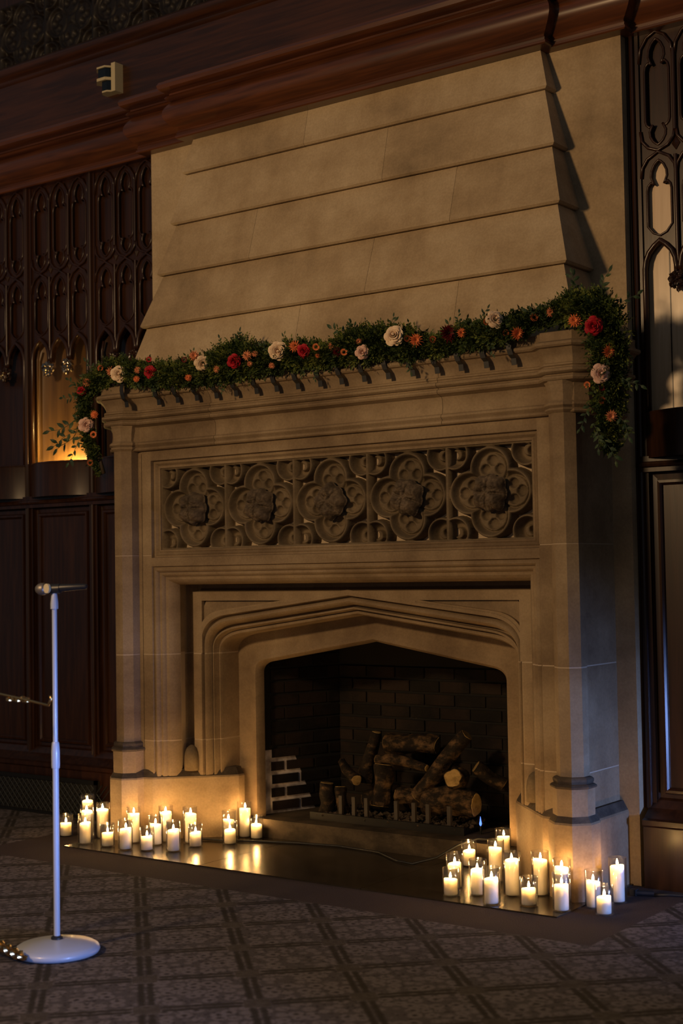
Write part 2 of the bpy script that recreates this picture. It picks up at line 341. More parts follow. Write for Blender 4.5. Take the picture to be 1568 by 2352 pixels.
def bay(x0, lit=False, pale=False, niche=True, ledge=True):
    x1 = x0+0.60; e = 0.03; B = WY+0.024
    # upper plate with tracery openings
    holes = []
    for k in range(3):
        cx = x0+e+LW*(k+.5); hw = 0.062
        top = trefoil(cx, 3.86, 4.045, hw); bot = [(x, 7.20-z) for x, z in trefoil(cx, 3.545, 3.675, hw)]
        # upper light : top head 3.86..4.045, inverted foot 3.655..3.525
        up_ = trefoil(cx, 3.87, 4.04, hw); lo_ = [(x, 3.66-(z-3.87)*0.80) for x, z in trefoil(cx, 3.87, 4.04, hw)]
        holes.append(up_+lo_[::-1])
        up2 = trefoil(cx, 3.29, 3.45, hw)
        holes.append(up2+[(cx+hw, 3.135), (cx+hw*.55, 3.10), (cx, 3.085), (cx-hw*.55, 3.10), (cx-hw, 3.135)])
    if niche:
        # arcaded opening
        nz = [(x0+e+0.012, 2.24)]
        for k in range(3):
            cx = x0+e+LW*(k+.5); a, b_ = cx-LW/2+.014, cx+LW/2-.014
            if k > 0: nz += [(a-.008, 2.90)]
            arc = [(a, 2.925), (a+.006, 2.965), (a+.022, 3.0), (a+.048, 3.03), (cx, 3.05)]
            nz += arc+[(2*cx-x, z) for x, z in arc[-2::-1]]
            if k < 2: nz += [(b_+.008, 2.90)]
        nz += [(x1-e-0.012, 2.24)]
        holes.append(nz[::-1])
    pl = MB(); plate(pl, [(x0, 2.03), (x1, 2.03), (x1, 4.10), (x0, 4.10)], holes, lambda u, v, d: (u, WY+d, v), B-WY)
    wchild(pl, 'tracery_panel')
    # recessed backs behind the lights
    for k in range(3):
        cx = x0+e+LW*(k+.5)
        wchild(MB().box(cx-.08, cx+.08, B-.001, B+.02, 3.48, 4.09), 'recessed_panel')
        wchild(MB().box(cx-.08, cx+.08, B-.001, B+.02, 3.07, 3.47), 'recessed_panel', PALEN if pale else WOOD)
    # raised beads along every opening
    bd = MB()
    for h in holes[:6]:
        bd.tube([(x, WY-.001, z) for x, z in h+[h[0]]], .0065, 6, False)
    wchild(bd, 'tracery_bead', smooth=True)
    ar = MB()   # big sweeping ribs between the two tiers
    for k in range(3):
        cx = x0+e+LW*(k+.5)
        ar.tube([(cx-.088, WY-.006, 3.60), (cx-.080, WY-.008, 3.55), (cx-.05, WY-.008, 3.515), (cx, WY-.008, 3.495), (cx+.05, WY-.008, 3.515), (cx+.08, WY-.008, 3.55), (cx+.088, WY-.006, 3.60)], .008, 6)
        ar.tube([(cx-.088, WY-.006, 3.37), (cx-.082, WY-.008, 3.42), (cx-.055, WY-.008, 3.46), (cx, WY-.008, 3.49), (cx+.055, WY-.008, 3.46), (cx+.082, WY-.008, 3.42), (cx+.088, WY-.006, 3.37)], .008, 6)
        ar.tube([(cx-.088, WY-.006, 3.93), (cx-.078, WY-.008, 4.0), (cx-.045, WY-.008, 4.05), (cx, WY-.008, 4.075), (cx+.045, WY-.008, 4.05), (cx+.078, WY-.008, 4.0), (cx+.088, WY-.006, 3.93)], .008, 6)
    wchild(ar, 'tracery_rib', smooth=True)
    for k in range(1, 3):
        xm = x0+e+LW*k
        wchild(MB().tube([(xm, WY-.004, 2.93), (xm, WY-.012, 3.0), (xm, WY-.012, 3.46)], [.006, .010, .010], 8).tube([(xm, WY-.012, 3.58), (xm, WY-.012, 3.97)], .010, 8), 'mullion', smooth=60)
        dm = MB(); dm.add([(xm-.022, WY-.004, 3.515), (xm, WY-.004, 3.482), (xm+.022, WY-.004, 3.515), (xm, WY-.004, 3.548), (xm, WY-.016, 3.515)], [(0, 1, 4), (1, 2, 4), (2, 3, 4), (3, 0, 4)])
        wchild(dm, 'diamond_boss')
        bm = bmesh.new(); bmesh.ops.create_icosphere(bm, subdivisions=4, radius=.034)
        for v in bm.verts:
            n_ = v.co.normalized(); k_ = 1+.42*noise.noise(n_*3.1+Vector((xm*7, 0, 0)))+.22*noise.noise(n_*7.0)
            v.co = Vector((n_.x*.036*k_, n_.y*.034*k_, n_.z*.046*k_*(1.15 if n_.z < 0 else .8)))
        me = bpy.data.meshes.new('carved_boss'); bm.to_mesh(me); bm.free(); me.materials.append(BOSS_GLINT if lit else WOOD)
        o = bpy.data.objects.new('carved_boss', me); COL.objects.link(o); o.location = (xm, WY-.03, 2.862); o.parent = wall
    # glossy arch rolls of the niche arcade
    if niche:
        for k in range(3):
            cx = x0+e+LW*(k+.5); a = LW/2-.010
            pts = [(-a, 2.90), (-a, 2.93), (-a+.006, 2.97), (-a+.022, 3.008), (-a+.05, 3.038), (0, 3.062)]
            pts = pts+[(-x, z) for x, z in pts[-2::-1]]
            if k == 0: pts = [(-a, 2.24)]+pts
            if k == 2: pts = pts+[(a, 2.24)]
            wchild(MB().tube([(cx+x, WY-.010, z) for x, z in pts], .013, 10), 'arch_roll', smooth=True)
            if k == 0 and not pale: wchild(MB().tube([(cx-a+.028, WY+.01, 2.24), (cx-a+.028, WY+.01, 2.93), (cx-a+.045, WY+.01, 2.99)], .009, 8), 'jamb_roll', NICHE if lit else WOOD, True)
        # curved niche back
        D = 0.085 if lit else 0.05
        mb = MB(); xs = [x0+.02+(.56)*i/20 for i in range(21)]
        prof = [(x, B-.002+D*math.sin(PI*(i/20))**.6) for i, x in enumerate(xs)]
        if pale: prof = [(x, B+.004) for x in xs]
        mb.loft([[(x, y, z) for x, y in prof] for z in (2.02, 3.08)])
        mb.loft([[(x, y, 3.08) for x, y in prof], [(x, B-.004, 3.08) for x, y in prof]])
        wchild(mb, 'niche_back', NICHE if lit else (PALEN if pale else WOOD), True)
        if pale:
            for xx in (x0+.15, x0+.33, x0+.50): wchild(MB().box(xx-.0025, xx+.0025, B+.001, B+.006, 2.24, 3.07), 'panel_joint')
    # sill: bowed front for niches
    if niche:
        n = 14; arc = [(x0+.03+.54*i/n, WY-.02-.10*math.sin(PI*i/n)**.8) for i in range(n+1)]
        inner = [(x0+.045+.51*i/n, WY-.0-.085*math.sin(PI*i/n)**.8) for i in range(n+1)]
        mb = MB(); mb.loft([[(x, y, 2.02) for x, y in arc], [(x, y, 2.225) for x, y in arc], [(x, y-.004, 2.235) for x, y in arc], [(x, y, 2.242) for x, y in arc], [(x, y, 2.242) for x, y in inner], [(x, y+.0, 2.15) for x, y in inner]])
        mb.loft([[(x, WY+.21, 2.15) for x, y in inner], [(x, y, 2.15) for x, y in inner]])
        wchild(mb, 'bowed_sill', smooth=40)
    # stiles, rails, lower panels
    for xs_ in (x0,):
        wchild(MB().box(xs_-.032, xs_+.032, WY-.012, WY+.02, .36, 4.10).tube([(xs_, WY-.018, .36), (xs_, WY-.018, 4.09)], .012, 8, False).tube([(xs_-.026, WY-.014, .36), (xs_-.026, WY-.014, 4.09)], .006, 6, False), 'stile')
    wchild(MB().box(x0, x1, WY-.03, WY+.02, 1.955, 2.03).tube([(x0, WY-.034, 1.99), (x1, WY-.034, 1.99)], .014, 8, False), 'rail')
    a, b_ = x0+.035, x1-.035
    mb = MB(); st = [(0, WY+.0), (.004, WY+.018), (.028, WY+.020), (.036, WY-.004), (.048, WY-.006), (.056, WY+.004), (.060, WY+.014)]
    cs = []
    for i, y in st:
        cs.append([(a+i, y, .40+i), (b_-i, y, .40+i), (b_-i, y, 1.95-i), (a+i, y, 1.95-i)])
    mb.loft(cs, True); mb.f.append(tuple(range(len(mb.v)-4, len(mb.v))))
    wchild(mb, 'lower_panel')
    wchild(MB().loft([[(x0, y, z), (x1, y, z)] for y, z in ((WY-.10, 0), (WY-.10, .285), (WY-.112, .295), (WY-.112, .318), (WY-.09, .325), (WY-.03, .365), (WY-.0, .40), (WY+.02, .41))]), 'base_board')
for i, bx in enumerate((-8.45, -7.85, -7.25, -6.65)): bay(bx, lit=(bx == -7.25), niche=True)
for bx in (-2.91, -2.31, -1.71, -1.11): bay(bx, pale=True)
light('niche_uplight', 'POINT', (-6.95, 6.40, 2.224), 26, (1.0, 0.64, 0.19), 0.02)
# cornice with breaks over breast and hood
cpath = [(-9.65, 6.355), (XC-1.60, 6.355), (XC-1.60, 6.275), (XC-1.21, 6.275), (XC-1.21, 6.205), (XC+1.21, 6.205), (XC+1.21, 6.275), (XC+1.60, 6.275), (XC+1.60, 6.355), (0.69, 6.355)]
cprof = [(-.06, 4.072), (.012, 4.072), (.018, 4.078), (.018, 4.090), (.010, 4.094), (.014, 4.104), (.008, 4.110), (.006, 4.120)]
cprof += [(.006+.060*math.sin(t*PI/10*.9)*1.0+.012*t/10, 4.12+.165*t/10) for t in range(1, 11)]
cprof += [(.030, 4.292), (.052, 4.298), (.062, 4.310), (.052, 4.324), (.040, 4.330), (.040, 4.340), (.066, 4.346), (.088, 4.362), (.094, 4.384), (.084, 4.402), (.060, 4.408), (.060, 4.416), (-.06, 4.425)]
mb = MB(); sweep(mb, cpath, cprof); tag(mb.build('trim_1', WOODR, None, 35), kind='structure')
fr = MB().box(-9.65, .69, 6.355, 6.63, 4.40, 4.86)
fr2 = MB(); sweep(fr2, [(-9.65, 6.355), (.69, 6.355)], [(0, 4.79), (.014, 4.80), (.020, 4.815), (.012, 4.83), (.03, 4.84), (.05, 4.86), (.055, 4.88), (.04, 4.90), (.01, 4.91), (-.02, 4.935)])
tag(fr.build('trim_2', WOODH), kind='structure'); tag(fr2.build('trim_3', WOODH, None, 35), kind='structure')
# ------------------------------------------------------------------ carved quatrefoil relief (height field)
def relief_mesh(name, W, H, n, depth, mat):
    xs = np.linspace(-.5, .5, n); Xg, Zg = np.meshgrid(xs, xs)
    s = np.abs(Xg); t = np.abs(Zg)
    hgt = np.full(Xg.shape, -1.0)
    def ss(a, b, x): q = np.clip((x-a)/(b-a), 0, 1); return q*q*(3-2*q)
    R = .215; cen = .245
    d = np.minimum.reduce([np.hypot(Xg-cx, Zg-cz) for cx, cz in ((0, cen), (0, -cen), (cen, 0), (-cen, 0))])
    lobes = [np.hypot(Xg-cx, Zg-cz) for cx, cz in ((0, cen), (0, -cen), (cen, 0), (-cen, 0))]
    dl = np.minimum.reduce(lobes); dc = np.hypot(s-.415, t-.415); RC = .155
    inlob = dl < R; centre = np.maximum(s, t) < .15
    # rib ridge on the union outline of the four lobes
    edge = np.abs(dl-R); edge = np.where(centre, 9, edge)
    rib = -ss(.006, .028, edge)*.35
    base = np.full(Xg.shape, -.95)                                   # deep triangles
    # inside lobes: cavetto running down from rib to inner cusped plane
    inner = -.22-.55*ss(.0, .07, R-dl)
    cus = -.38-.0*dl
    # cusped inner foil plane: three foils per lobe
    fo = np.full(Xg.shape, 9.0)
    for ang in range(4):
        ca, sa = math.cos(ang*PI/2), math.sin(ang*PI/2); lx, lz = cen*sa, cen*ca
        for dx, dz, rr in ((0, .085, .058), (-.082, -.005, .052), (.082, -.005, .052)):
            px, pz = lx+dx*ca+dz*sa, lz-dx*sa+dz*ca
            fo = np.minimum(fo, np.hypot(Xg-px, Zg-pz)/rr)
    inner = np.where(dl < R-.055, -.42, inner)
    inner = np.where(fo < 1.0, -.80+.18*np.clip(fo, 0, 1)**2, inner)
    hgt = np.where(inlob | centre, np.maximum(inner, -1), base)
    hgt = np.where(edge < .028, np.maximum(hgt, rib), hgt)
    # corner circles
    edc = np.abs(dc-RC); inc = (dc < RC) & ~inlob
    ci = -.2-.6*ss(0, .06, RC-dc)+np.where(dc < .062, .38, 0)
    ci = np.where((np.hypot(s-.455, t-.405) < .045), -.9, ci)
    hgt = np.where(inc, ci, hgt)
    hgt = np.where((edc < .024) & ~inlob, np.maximum(hgt, -ss(.005, .024, edc)*.4), hgt)
    fr_ = np.maximum(s, t); hgt = np.where(fr_ > .482, 0.0, hgt); 
    k = np.ones((3, 3))/9
    pad = np.pad(hgt, 1, mode='edge'); hgt2 = sum(pad[i:i+n, j:j+n] for i in range(3) for j in range(3))/9
    hgt = np.where(fr_ > .482, 0, .35*hgt+.65*hgt2)
    V = np.stack([Xg*W, -hgt*depth, Zg*H], -1).reshape(-1, 3)
    F = [(i*n+j, i*n+j+1, (i+1)*n+j+1, (i+1)*n+j) for i in range(n-1) for j in range(n-1)]
    me = bpy.data.meshes.new(name); me.from_pydata(V.tolist(), [], F); me.update(); me.materials.append(mat); me.shade_smooth()
    return me
# upper wall quatrefoils in dark oak
wme = relief_mesh('quatrefoil_panel', .45, .45, 60, .05, WOODD)
for i in range(12):
    o = bpy.data.objects.new('quatrefoil_panel', wme); COL.objects.link(o); o.location = (-7.775+.45*(i-3), 6.42, 5.15); o.parent = wall
# ------------------------------------------------------------------ fireplace
fp = empty('fireplace', (XC, 6.1, 0), 'tall carved sandstone fireplace with stepped tapering hood and pointed arch opening', 'fireplace')
def fpart(mb, name, mat=STONE, smooth=False, parent=fp): return mb.build(name, mat, parent, smooth)
def X(w_): return XC+w_
BY = 6.33
breast = MB().box(X(-1.56), X(-.98), BY, 6.63, 0, 1.5).box(X(.98), X(1.56), BY, 6.63, 0, 1.5).box(X(-1.56), X(1.56), BY, 6.63, 1.5, 4.30)
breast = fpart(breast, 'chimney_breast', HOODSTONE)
# hood: overlapping courses of stone
hood = fpart(MB().loft([[(X(-1.40), 6.36, 2.58), (X(-1.40), 6.08, 2.58), (X(1.40), 6.08, 2.58), (X(1.40), 6.36, 2.58)], [(X(-1.13), 6.36, 4.15), (X(-1.13), 6.31, 4.15), (X(1.13), 6.31, 4.15), (X(1.13), 6.36, 4.15)]], True, True), 'hood_core', MORTAR)
courses = [  # z bottom, w, Y bottom ; z top, w, Y top ; vertical joints
    (3.865, 1.212, 6.222, 4.14, 1.14, 6.285, (-.30,)),
    (3.562, 1.268, 6.180, 3.862, 1.188, 6.250, (.25,)),
    (3.257, 1.322, 6.120, 3.559, 1.243, 6.207, (-.62, .70)),
    (2.945, 1.390, 6.045, 3.254, 1.297, 6.148, (.22,)),
    (2.580, 1.465, 5.975, 2.942, 1.362, 6.072, (-.22, .78))]
for zb, wb, yb, zt, wt, yt, js in courses:
    e = [-1.0]+[j for j in js]+[1.0]
    for a, b_ in zip(e, e[1:]):
        def xx(t, W): return X(t*W) if abs(t) == 1 else X(t+(.0008 if t == a else -.0008))
        rows = []
        for z, W, y in ((zb+.0, wb-.012, yb+.010), (zb+.010, wb, yb), (zb+.018, wb-.0015, yb+.0015), (zt, wt, yt)):
            xa, xb = xx(a, W), xx(b_, W)
            rows.append([(xa, y, z), (xb, y, z), (xb, 6.34, z), (xa, 6.34, z)])
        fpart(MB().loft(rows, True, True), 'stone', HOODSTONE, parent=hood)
# mantel shelf
mpath = [(X(-1.535), 6.33), (X(-1.535), 5.955), (X(-1.485), 5.905), (X(-1.375), 5.905), (X(-1.32), 5.96), (X(1.32), 5.96), (X(1.375), 5.905), (X(1.485), 5.905), (X(1.535), 5.955), (X(1.535), 6.33)]
mprof = [(-.02, 2.214), (.008, 2.216), (.014, 2.222), (.012, 2.232), (.004, 2.237), (.010, 2.244), (.018, 2.252), (.016, 2.262), (.002, 2.270), (-.002, 2.300), (.0, 2.335), (.008, 2.352),
         (.030, 2.360), (.044, 2.364), (.050, 2.372), (.048, 2.382), (.036, 2.387), (.036, 2.392), (.050, 2.396), (.060, 2.404), (.058, 2.416), (.044, 2.421), (.040, 2.428), (.046, 2.433), (.044, 2.441),
         (.034, 2.446), (.036, 2.465), (.046, 2.487), (.060, 2.502), (.066, 2.510), (.082, 2.514), (.090, 2.522), (.088, 2.534), (.074, 2.540), (.064, 2.544), (.060, 2.556), (.062, 2.583), (.058, 2.586), (-.35, 2.588)]
mant = None
for a, b_ in ((-1.7, -.741), (-.739, .739), (.741, 1.7)):
    mb = MB(); sweep(mb, clip_path(mpath, X(a), X(b_)), mprof); mant = fpart(mb, 'mantel_shelf', STONE, 30)
fpart(MB().box(X(-1.5), X(1.5), 5.995, 6.33, 2.22, 2.586), 'mantel_core', MORTAR)
# body front face with the frieze opening (built as blocks)
Fy = 5.975
def rectloft(mb, st, zlo, zhi, w0):
    mb.loft([[(X(-(w0-i)), y, zlo+i), (X(w0-i), y, zlo+i), (X(w0-i), y, zhi-i), (X(-(w0-i)), y, zhi-i)] for i, y in st], True)
zf0, zf1 = 1.600, 2.157
for s_ in (-1, 1):
    for za, zb in ((.36, .557), (.563, 1.047), (1.053, 1.613), (1.617, 2.225)):
        xa, xb = sorted((X(s_*1.25), X(s_*1.40)))
        top = zb if za < 1.5 else 2.225
        fpart(MB().box(xa, xb, Fy, 6.1, za, top), 'stone', parent=None) if False else fpart(MB().box(xa, xb, Fy, 6.1, za, top), 'jamb_stone')
    xa, xb = sorted((X(s_*1.252), X(s_*1.40)))
    fpart(MB().box(xa, xb, Fy+.0012, 6.1, .4, 2.2), 'jamb_mortar', MORTAR)
    # side return of the body
    xa, xb = sorted((X(s_*1.46), X(s_*1.30)))
    for za, zb in ((.36, .557), (.563, 1.047), (1.053, 1.613), (1.617, 2.225)):
        fpart(MB().box(xa, xb, 5.99, 6.33, za, zb), 'return_stone')
    xa, xb = sorted((X(s_*1.4588), X(s_*1.30)))
    fpart(MB().box(xa, xb, 6.0, 6.33, .4, 2.2), 'return_mortar', MORTAR)
fpart(MB().box(X(-1.25), X(1.25), Fy, 6.02, zf1, 2.225), 'upper_rail_stone')
fpart(MB().box(X(-1.25), X(1.25), Fy, 6.02, 1.552, zf0), 'lower_rail_stone')
mb = MB(); rectloft(mb, [(0, Fy), (.003, Fy+.022), (.012, Fy+.024), (.018, Fy+.020), (.030, Fy+.034), (.036, Fy+.030), (.044, Fy+.030), (.047, Fy+.045)], zf0, zf1, 1.25)
fpart(mb, 'frieze_frame', STONE, 30)
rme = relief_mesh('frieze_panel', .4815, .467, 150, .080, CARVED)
# rosette mesh
def rosette_mesh():
    n = 90; xs = np.linspace(-1, 1, n); Xg, Zg = np.meshgrid(xs, xs); a = np.arctan2(Zg, Xg); r = np.hypot(Xg, Zg)
    bound = .80+.10*np.abs(np.cos(2*a+PI/2))+.06*np.cos(8*a)
    h = np.clip(1-(r/bound)**4, 0, 1)**.5
    lob = np.maximum.reduce([np.clip(1-(np.hypot(Xg-cx, Zg-cz)/.42)**2, 0, 1) for cx, cz in ((.38, .38), (-.38, .38), (.38, -.38), (-.38, -.38))])
    cen = np.clip(1-(r/.22)**2, 0, 1)
    H = h*(.52+.30*lob+.20*cen)
    nz = np.array([[noise.noise(Vector((x*5, z*5, 1.3)))*.13+noise.noise(Vector((x*12, z*12, 4.3)))*.07 for x in xs] for z in xs])
    H = np.where(r < bound, H+nz*h-.10*np.exp(-(np.minimum(abs(Xg), abs(Zg))/.05)**2)*h, 0)
    V = np.stack([Xg*.088, -H*.075, Zg*.088], -1).reshape(-1, 3); keep = (r < bound*1.02)
    F = [(i*n+j, i*n+j+1, (i+1)*n+j+1, (i+1)*n+j) for i in range(n-1) for j in range(n-1) if keep[i, j] or keep[i+1, j+1] or keep[i, j+1] or keep[i+1, j]]
    bm = bmesh.new(); vs = [bm.verts.new(v) for v in V]; [bm.faces.new([vs[k] for k in f]) for f in F]
    bmesh.ops.delete(bm, geom=[v for v in bm.verts if not v.link_faces], context='VERTS')
    be = [e for e in bm.edges if e.is_boundary]; ret = bmesh.ops.extrude_edge_only(bm, edges=be)
    for v in [g for g in ret['geom'] if isinstance(g, bmesh.types.BMVert)]: v.co.y = .03; v.co.x *= .8; v.co.z *= .8
    me = bpy.data.meshes.new('rosette'); bm.to_mesh(me); bm.free(); me.materials.append(ROSET); me.shade_smooth(); return me
rom = rosette_mesh()
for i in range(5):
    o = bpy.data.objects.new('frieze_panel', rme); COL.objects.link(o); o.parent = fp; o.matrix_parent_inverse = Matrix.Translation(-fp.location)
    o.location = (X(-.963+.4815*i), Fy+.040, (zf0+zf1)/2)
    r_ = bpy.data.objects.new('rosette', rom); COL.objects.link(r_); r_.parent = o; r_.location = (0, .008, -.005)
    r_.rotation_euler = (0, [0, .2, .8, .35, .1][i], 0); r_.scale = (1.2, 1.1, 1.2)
fpart(MB().box(X(-1.21), X(1.21), Fy+.11, 6.30, 1.56, 2.22), 'frieze_core', MORTAR)
# octagonal corner shafts
for s_ in (-1, 1):
    c = (X(s_*1.415), 5.945)
    for za, zb in ((.50, 1.047), (1.053, 1.613), (1.617, 2.23)):
        sh = fpart(MB().octs([(.075, za), (.075, zb)], c), 'corner_shaft')
    fpart(MB().octs([(.0738, .5), (.0738, 2.2)], c), 'shaft_mortar', MORTAR)
    fpart(MB().octs([(.096, .35), (.098, .503)], c), 'shaft_base')
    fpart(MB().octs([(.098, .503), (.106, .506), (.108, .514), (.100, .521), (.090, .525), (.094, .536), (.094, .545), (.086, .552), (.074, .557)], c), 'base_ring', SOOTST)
    fpart(MB().octs([(.075, 2.215), (.082, 2.220), (.092, 2.228), (.092, 2.236), (.082, 2.240), (.095, 2.250), (.096, 2.260), (.084, 2.268), (.076, 2.275), (.078, 2.31), (.086, 2.345), (.094, 2.362)], c), 'shaft_capital')
    fpart(MB().add([(c[0]-s_*.07, Fy-.004, .4), (c[0]-s_*.095, Fy-.004, .4), (c[0]-s_*.095, Fy-.004, 2.2), (c[0]-s_*.07, Fy-.004, 2.2)], [(0, 1, 2, 3)]), 'fillet')
# square-headed label moulding (three rolls and a deep hollow)
lab = [(0, 5.975), (.004, 5.99), (.010, 5.985), (.022, 5.982), (.030, 5.988), (.034, 6.004), (.040, 6.006), (.048, 6.004), (.056, 6.012), (.060, 6.026), (.066, 6.030), (.076, 6.030), (.086, 6.040), (.096, 6.058), (.104, 6.082), (.106, 6.095),
       (.094, 6.10), (.086, 6.15), (.088, 6.22), (.104, 6.250), (.130, 6.250), (.146, 6.22), (.149, 6.17), (.150, 6.1545), (.200, 6.1545)]
def head(st, w0, z0, zl, place=None):
    return [[(X(-(w0-i)), y, zl), (X(-(w0-i)), y, z0-i), (X(w0-i), y, z0-i), (X(w0-i), y, zl)] for i, y in st]
fpart(MB().loft(head(lab[:-1], 1.25, 1.552, 1.053)), 'label_lintel', STONE, 40)
for s_ in (-1, 1):
    for za, zb in ((.36, .557), (.563, 1.047)):
        fpart(MB().loft([[(X(s_*(1.25-i)), y, za), (X(s_*(1.25-i)), y, zb)] for i, y in lab]), 'label_jamb', STONE, 40)
    fpart(MB().loft([[(X(s_*(1.25-i)), y+.0012, .4), (X(s_*(1.25-i)), y+.0012, 1.06)] for i, y in lab]), 'label_mortar', MORTAR)
# arch curves
def arch(wj, zk, slope, vert, hor, zlow, n=14):
    """half arch, jamb foot to apex, as (w,z); mirrored by caller"""
    pts = [(wj, zlow)]
    P0 = (wj, zk-vert); K = (wj, zk); P2 = (wj-hor, zk+slope*hor)
    for i in range(n+1):
        t = i/n; pts.append(((1-t)**2*P0[0]+2*t*(1-t)*K[0]+t*t*P2[0], (1-t)**2*P0[1]+2*t*(1-t)*K[1]+t*t*P2[1]))
    for i in range(1, 9):
        t = i/8; w_ = P2[0]*(1-t); pts.append((w_, zk+slope*(wj-w_)-.006*math.sin(PI*t)*0))
    return pts
def full(h): return [(-a, b_) for a, b_ in h]+[(a, b_) for a, b_ in h[-2::-1]]
ZL = 1.053
outer = full(arch(1.052, 1.266, .122, .155, .19, ZL)); inn = full(arch(.972, 1.137, .140, .083, .17, ZL)); opn = full(arch(.828, .998, .168, .055, .075, .60))
st = [(0, 6.155), (.13, 6.156), (.17, 6.182), (.21, 6.194), (.25, 6.182), (.30, 6.168), (.38, 6.163), (.46, 6.172), (.52, 6.194), (.56, 6.222), (.60, 6.236), (.645, 6.236), (.66, 6.208), (.73, 6.207), (.755, 6.236), (.80, 6.249), (.86, 6.243), (.94, 6.242), (1.0, 6.256)]
def mix(t): return [((1-t)*a[0]+t*b_[0], (1-t)*a[1]+t*b_[1]) for a, b_ in zip(outer, inn)]
fpart(MB().loft([[(X(w_), y, z) for w_, z in mix(t)] for t, y in st]+[[(X(w_*1.0), 6.402, z) for w_, z in inn]]), 'arch_moulding', STONE, 40)
for s_ in (-1, 1):
    for za, zb in ((.36, .557), (.563, 1.047)):
        fpart(MB().loft([[(X(s_*(1.052-.08*t)), y, za), (X(s_*(1.052-.08*t)), y, zb)] for t, y in st]+[[(X(s_*.972), 6.402, za), (X(s_*.972), 6.402, zb)]]), 'arch_jamb', STONE, 40)
    fpart(MB().loft([[(X(s_*(1.052-.08*t)), y+.0012, .4), (X(s_*(1.052-.08*t)), y+.0012, 1.06)] for t, y in st]+[[(X(s_*.9728), 6.402, .4), (X(s_*.9728), 6.402, 1.06)]]), 'arch_mortar', MORTAR)
# spandrels: raised border round two sunk panels
half = arch(1.052, 1.266, .122, .155, .19, ZL)
def up_(h, d): return [(w_+d*(1 if w_ > .9 else 0), z+d*(1 if w_ < 1.03 else 0)) for w_, z in h]
ob = [(w_, 1.395) if w_ < 1.0 else (1.085, z) for w_, z in half]
fpart(MB().loft([[(X(w_), 6.1755, z) for w_, z in full(half)], [(X(w_), 6.1755, z) for w_, z in full(ob)]]), 'spandrel_ground')
for s_ in (-1, 1):
    q = MB(); hh = [p for p in half if .42 < p[0] < 1.0]; oh = [(w_, z+.014) for w_, z in hh]
    q.loft([[(X(s_*w_), 6.157, z) for w_, z in half], [(X(s_*w_), 6.155, z) for w_, z in up_(half, .013)], [(X(s_*w_), 6.178, z) for w_, z in up_(half, .013)]])
    fpart(q, 'spandrel_edge', STONE, 40)
    fpart(MB().box(*sorted((X(s_*1.034), X(s_*1.10))), 6.155, 6.19, ZL, 1.402), 'spandrel_border')
mid = [(w_, z) for w_, z in full(half) if abs(w_) < .47]
fpart(MB().loft([[(X(w_), 6.155, z) for w_, z in mid], [(X(w_), 6.155, 1.402) for w_, z in mid]]).loft([[(X(mid[0][0]), 6.155, mid[0][1]), (X(mid[0][0]), 6.155, 1.36)], [(X(mid[0][0]), 6.178, mid[0][1]), (X(mid[0][0]), 6.178, 1.36)]]), 'spandrel_middle')
MW = abs(mid[0][0])
for s_ in (-1, 1): fpart(MB().box(*sorted((X(s_*MW), X(s_*1.034))), 6.155, 6.19, 1.352, 1.402), 'spandrel_border')
# inner frame around the opening
def jamb_ext(c, z=0.0): return [(c[0][0], z)]+c+[(c[-1][0], z)]
io, oo = jamb_ext(opn), jamb_ext(full(arch(.990, 1.155, .140, .083, .17, .60)))
def scl(c, e): return [(a-math.copysign(min(abs(a), e), a), b_-(e if b_ > .6 else 0)) for a, b_ in c]
mb = MB().loft([[(X(a), 6.40, b_) for a, b_ in oo], [(X(a*.6+c_*.4), 6.405, b_*.6+d_*.4) for (a, b_), (c_, d_) in zip(io, oo)], [(X(a*.9+c_*.1), 6.378, b_*.9+d_*.1) for (a, b_), (c_, d_) in zip(io, oo)], [(X(a), 6.378, b_) for a, b_ in io], [(X(a), 6.398, b_) for a, b_ in scl(io, .012)], [(X(a), 6.44, b_) for a, b_ in scl(io, .014)]])
fpart(mb, 'inner_frame', STONE, 40)
for s_ in (-1, 1):   # broach stops where the deep hollow meets the plinth
    fpart(MB().lathe([(.044, 0), (.044, .07), (.040, .10), (.030, .125), (.014, .14), (.001, .145)], (X(s_*1.110), 6.140, .385), 20), 'broach_stop', CARVED, True)
# plinths, one each side
def plinth(s_):
    c = (1.415, 5.945); R = .118
    octp = [(c[0]+R*math.cos(a), c[1]+R*math.sin(a)) for a in [PI+PI/8+PI/4*k for k in range(0, 5)]]
    pts = [(.904, 6.36), (.904, 6.31), (.935, 6.268), (1.245, 5.958), (1.30, 5.945)]+[p for p in octp]+[(1.505, 6.03), (1.505, 6.33)]
    low = pts; cx, cy = 1.25, 6.2
    top = offset_path(low, -.028)
    rows = [[(X(s_*a), b_, 0) for a, b_ in low], [(X(s_*a), b_, .345) for a, b_ in low], [(X(s_*a), b_, .354) for a, b_ in [tuple(v) for v in offset_path(low, -.004)]], [(X(s_*v.x), v.y, .395) for v in top], [(X(s_*v.x), v.y+.0, .396) for v in offset_path(low, -.05)]]
    mb = MB().loft(rows); n = len(low); k = len(mb.v)-n; mb.f.append(tuple(range(k, k+n)))
    return mb
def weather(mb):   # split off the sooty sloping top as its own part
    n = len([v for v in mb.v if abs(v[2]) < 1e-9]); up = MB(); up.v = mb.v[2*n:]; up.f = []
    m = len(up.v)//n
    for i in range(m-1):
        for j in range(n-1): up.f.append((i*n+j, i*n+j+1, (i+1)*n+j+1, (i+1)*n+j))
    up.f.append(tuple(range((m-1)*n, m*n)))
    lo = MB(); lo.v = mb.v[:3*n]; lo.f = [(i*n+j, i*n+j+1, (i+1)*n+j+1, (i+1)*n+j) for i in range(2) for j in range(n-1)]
    return lo, up
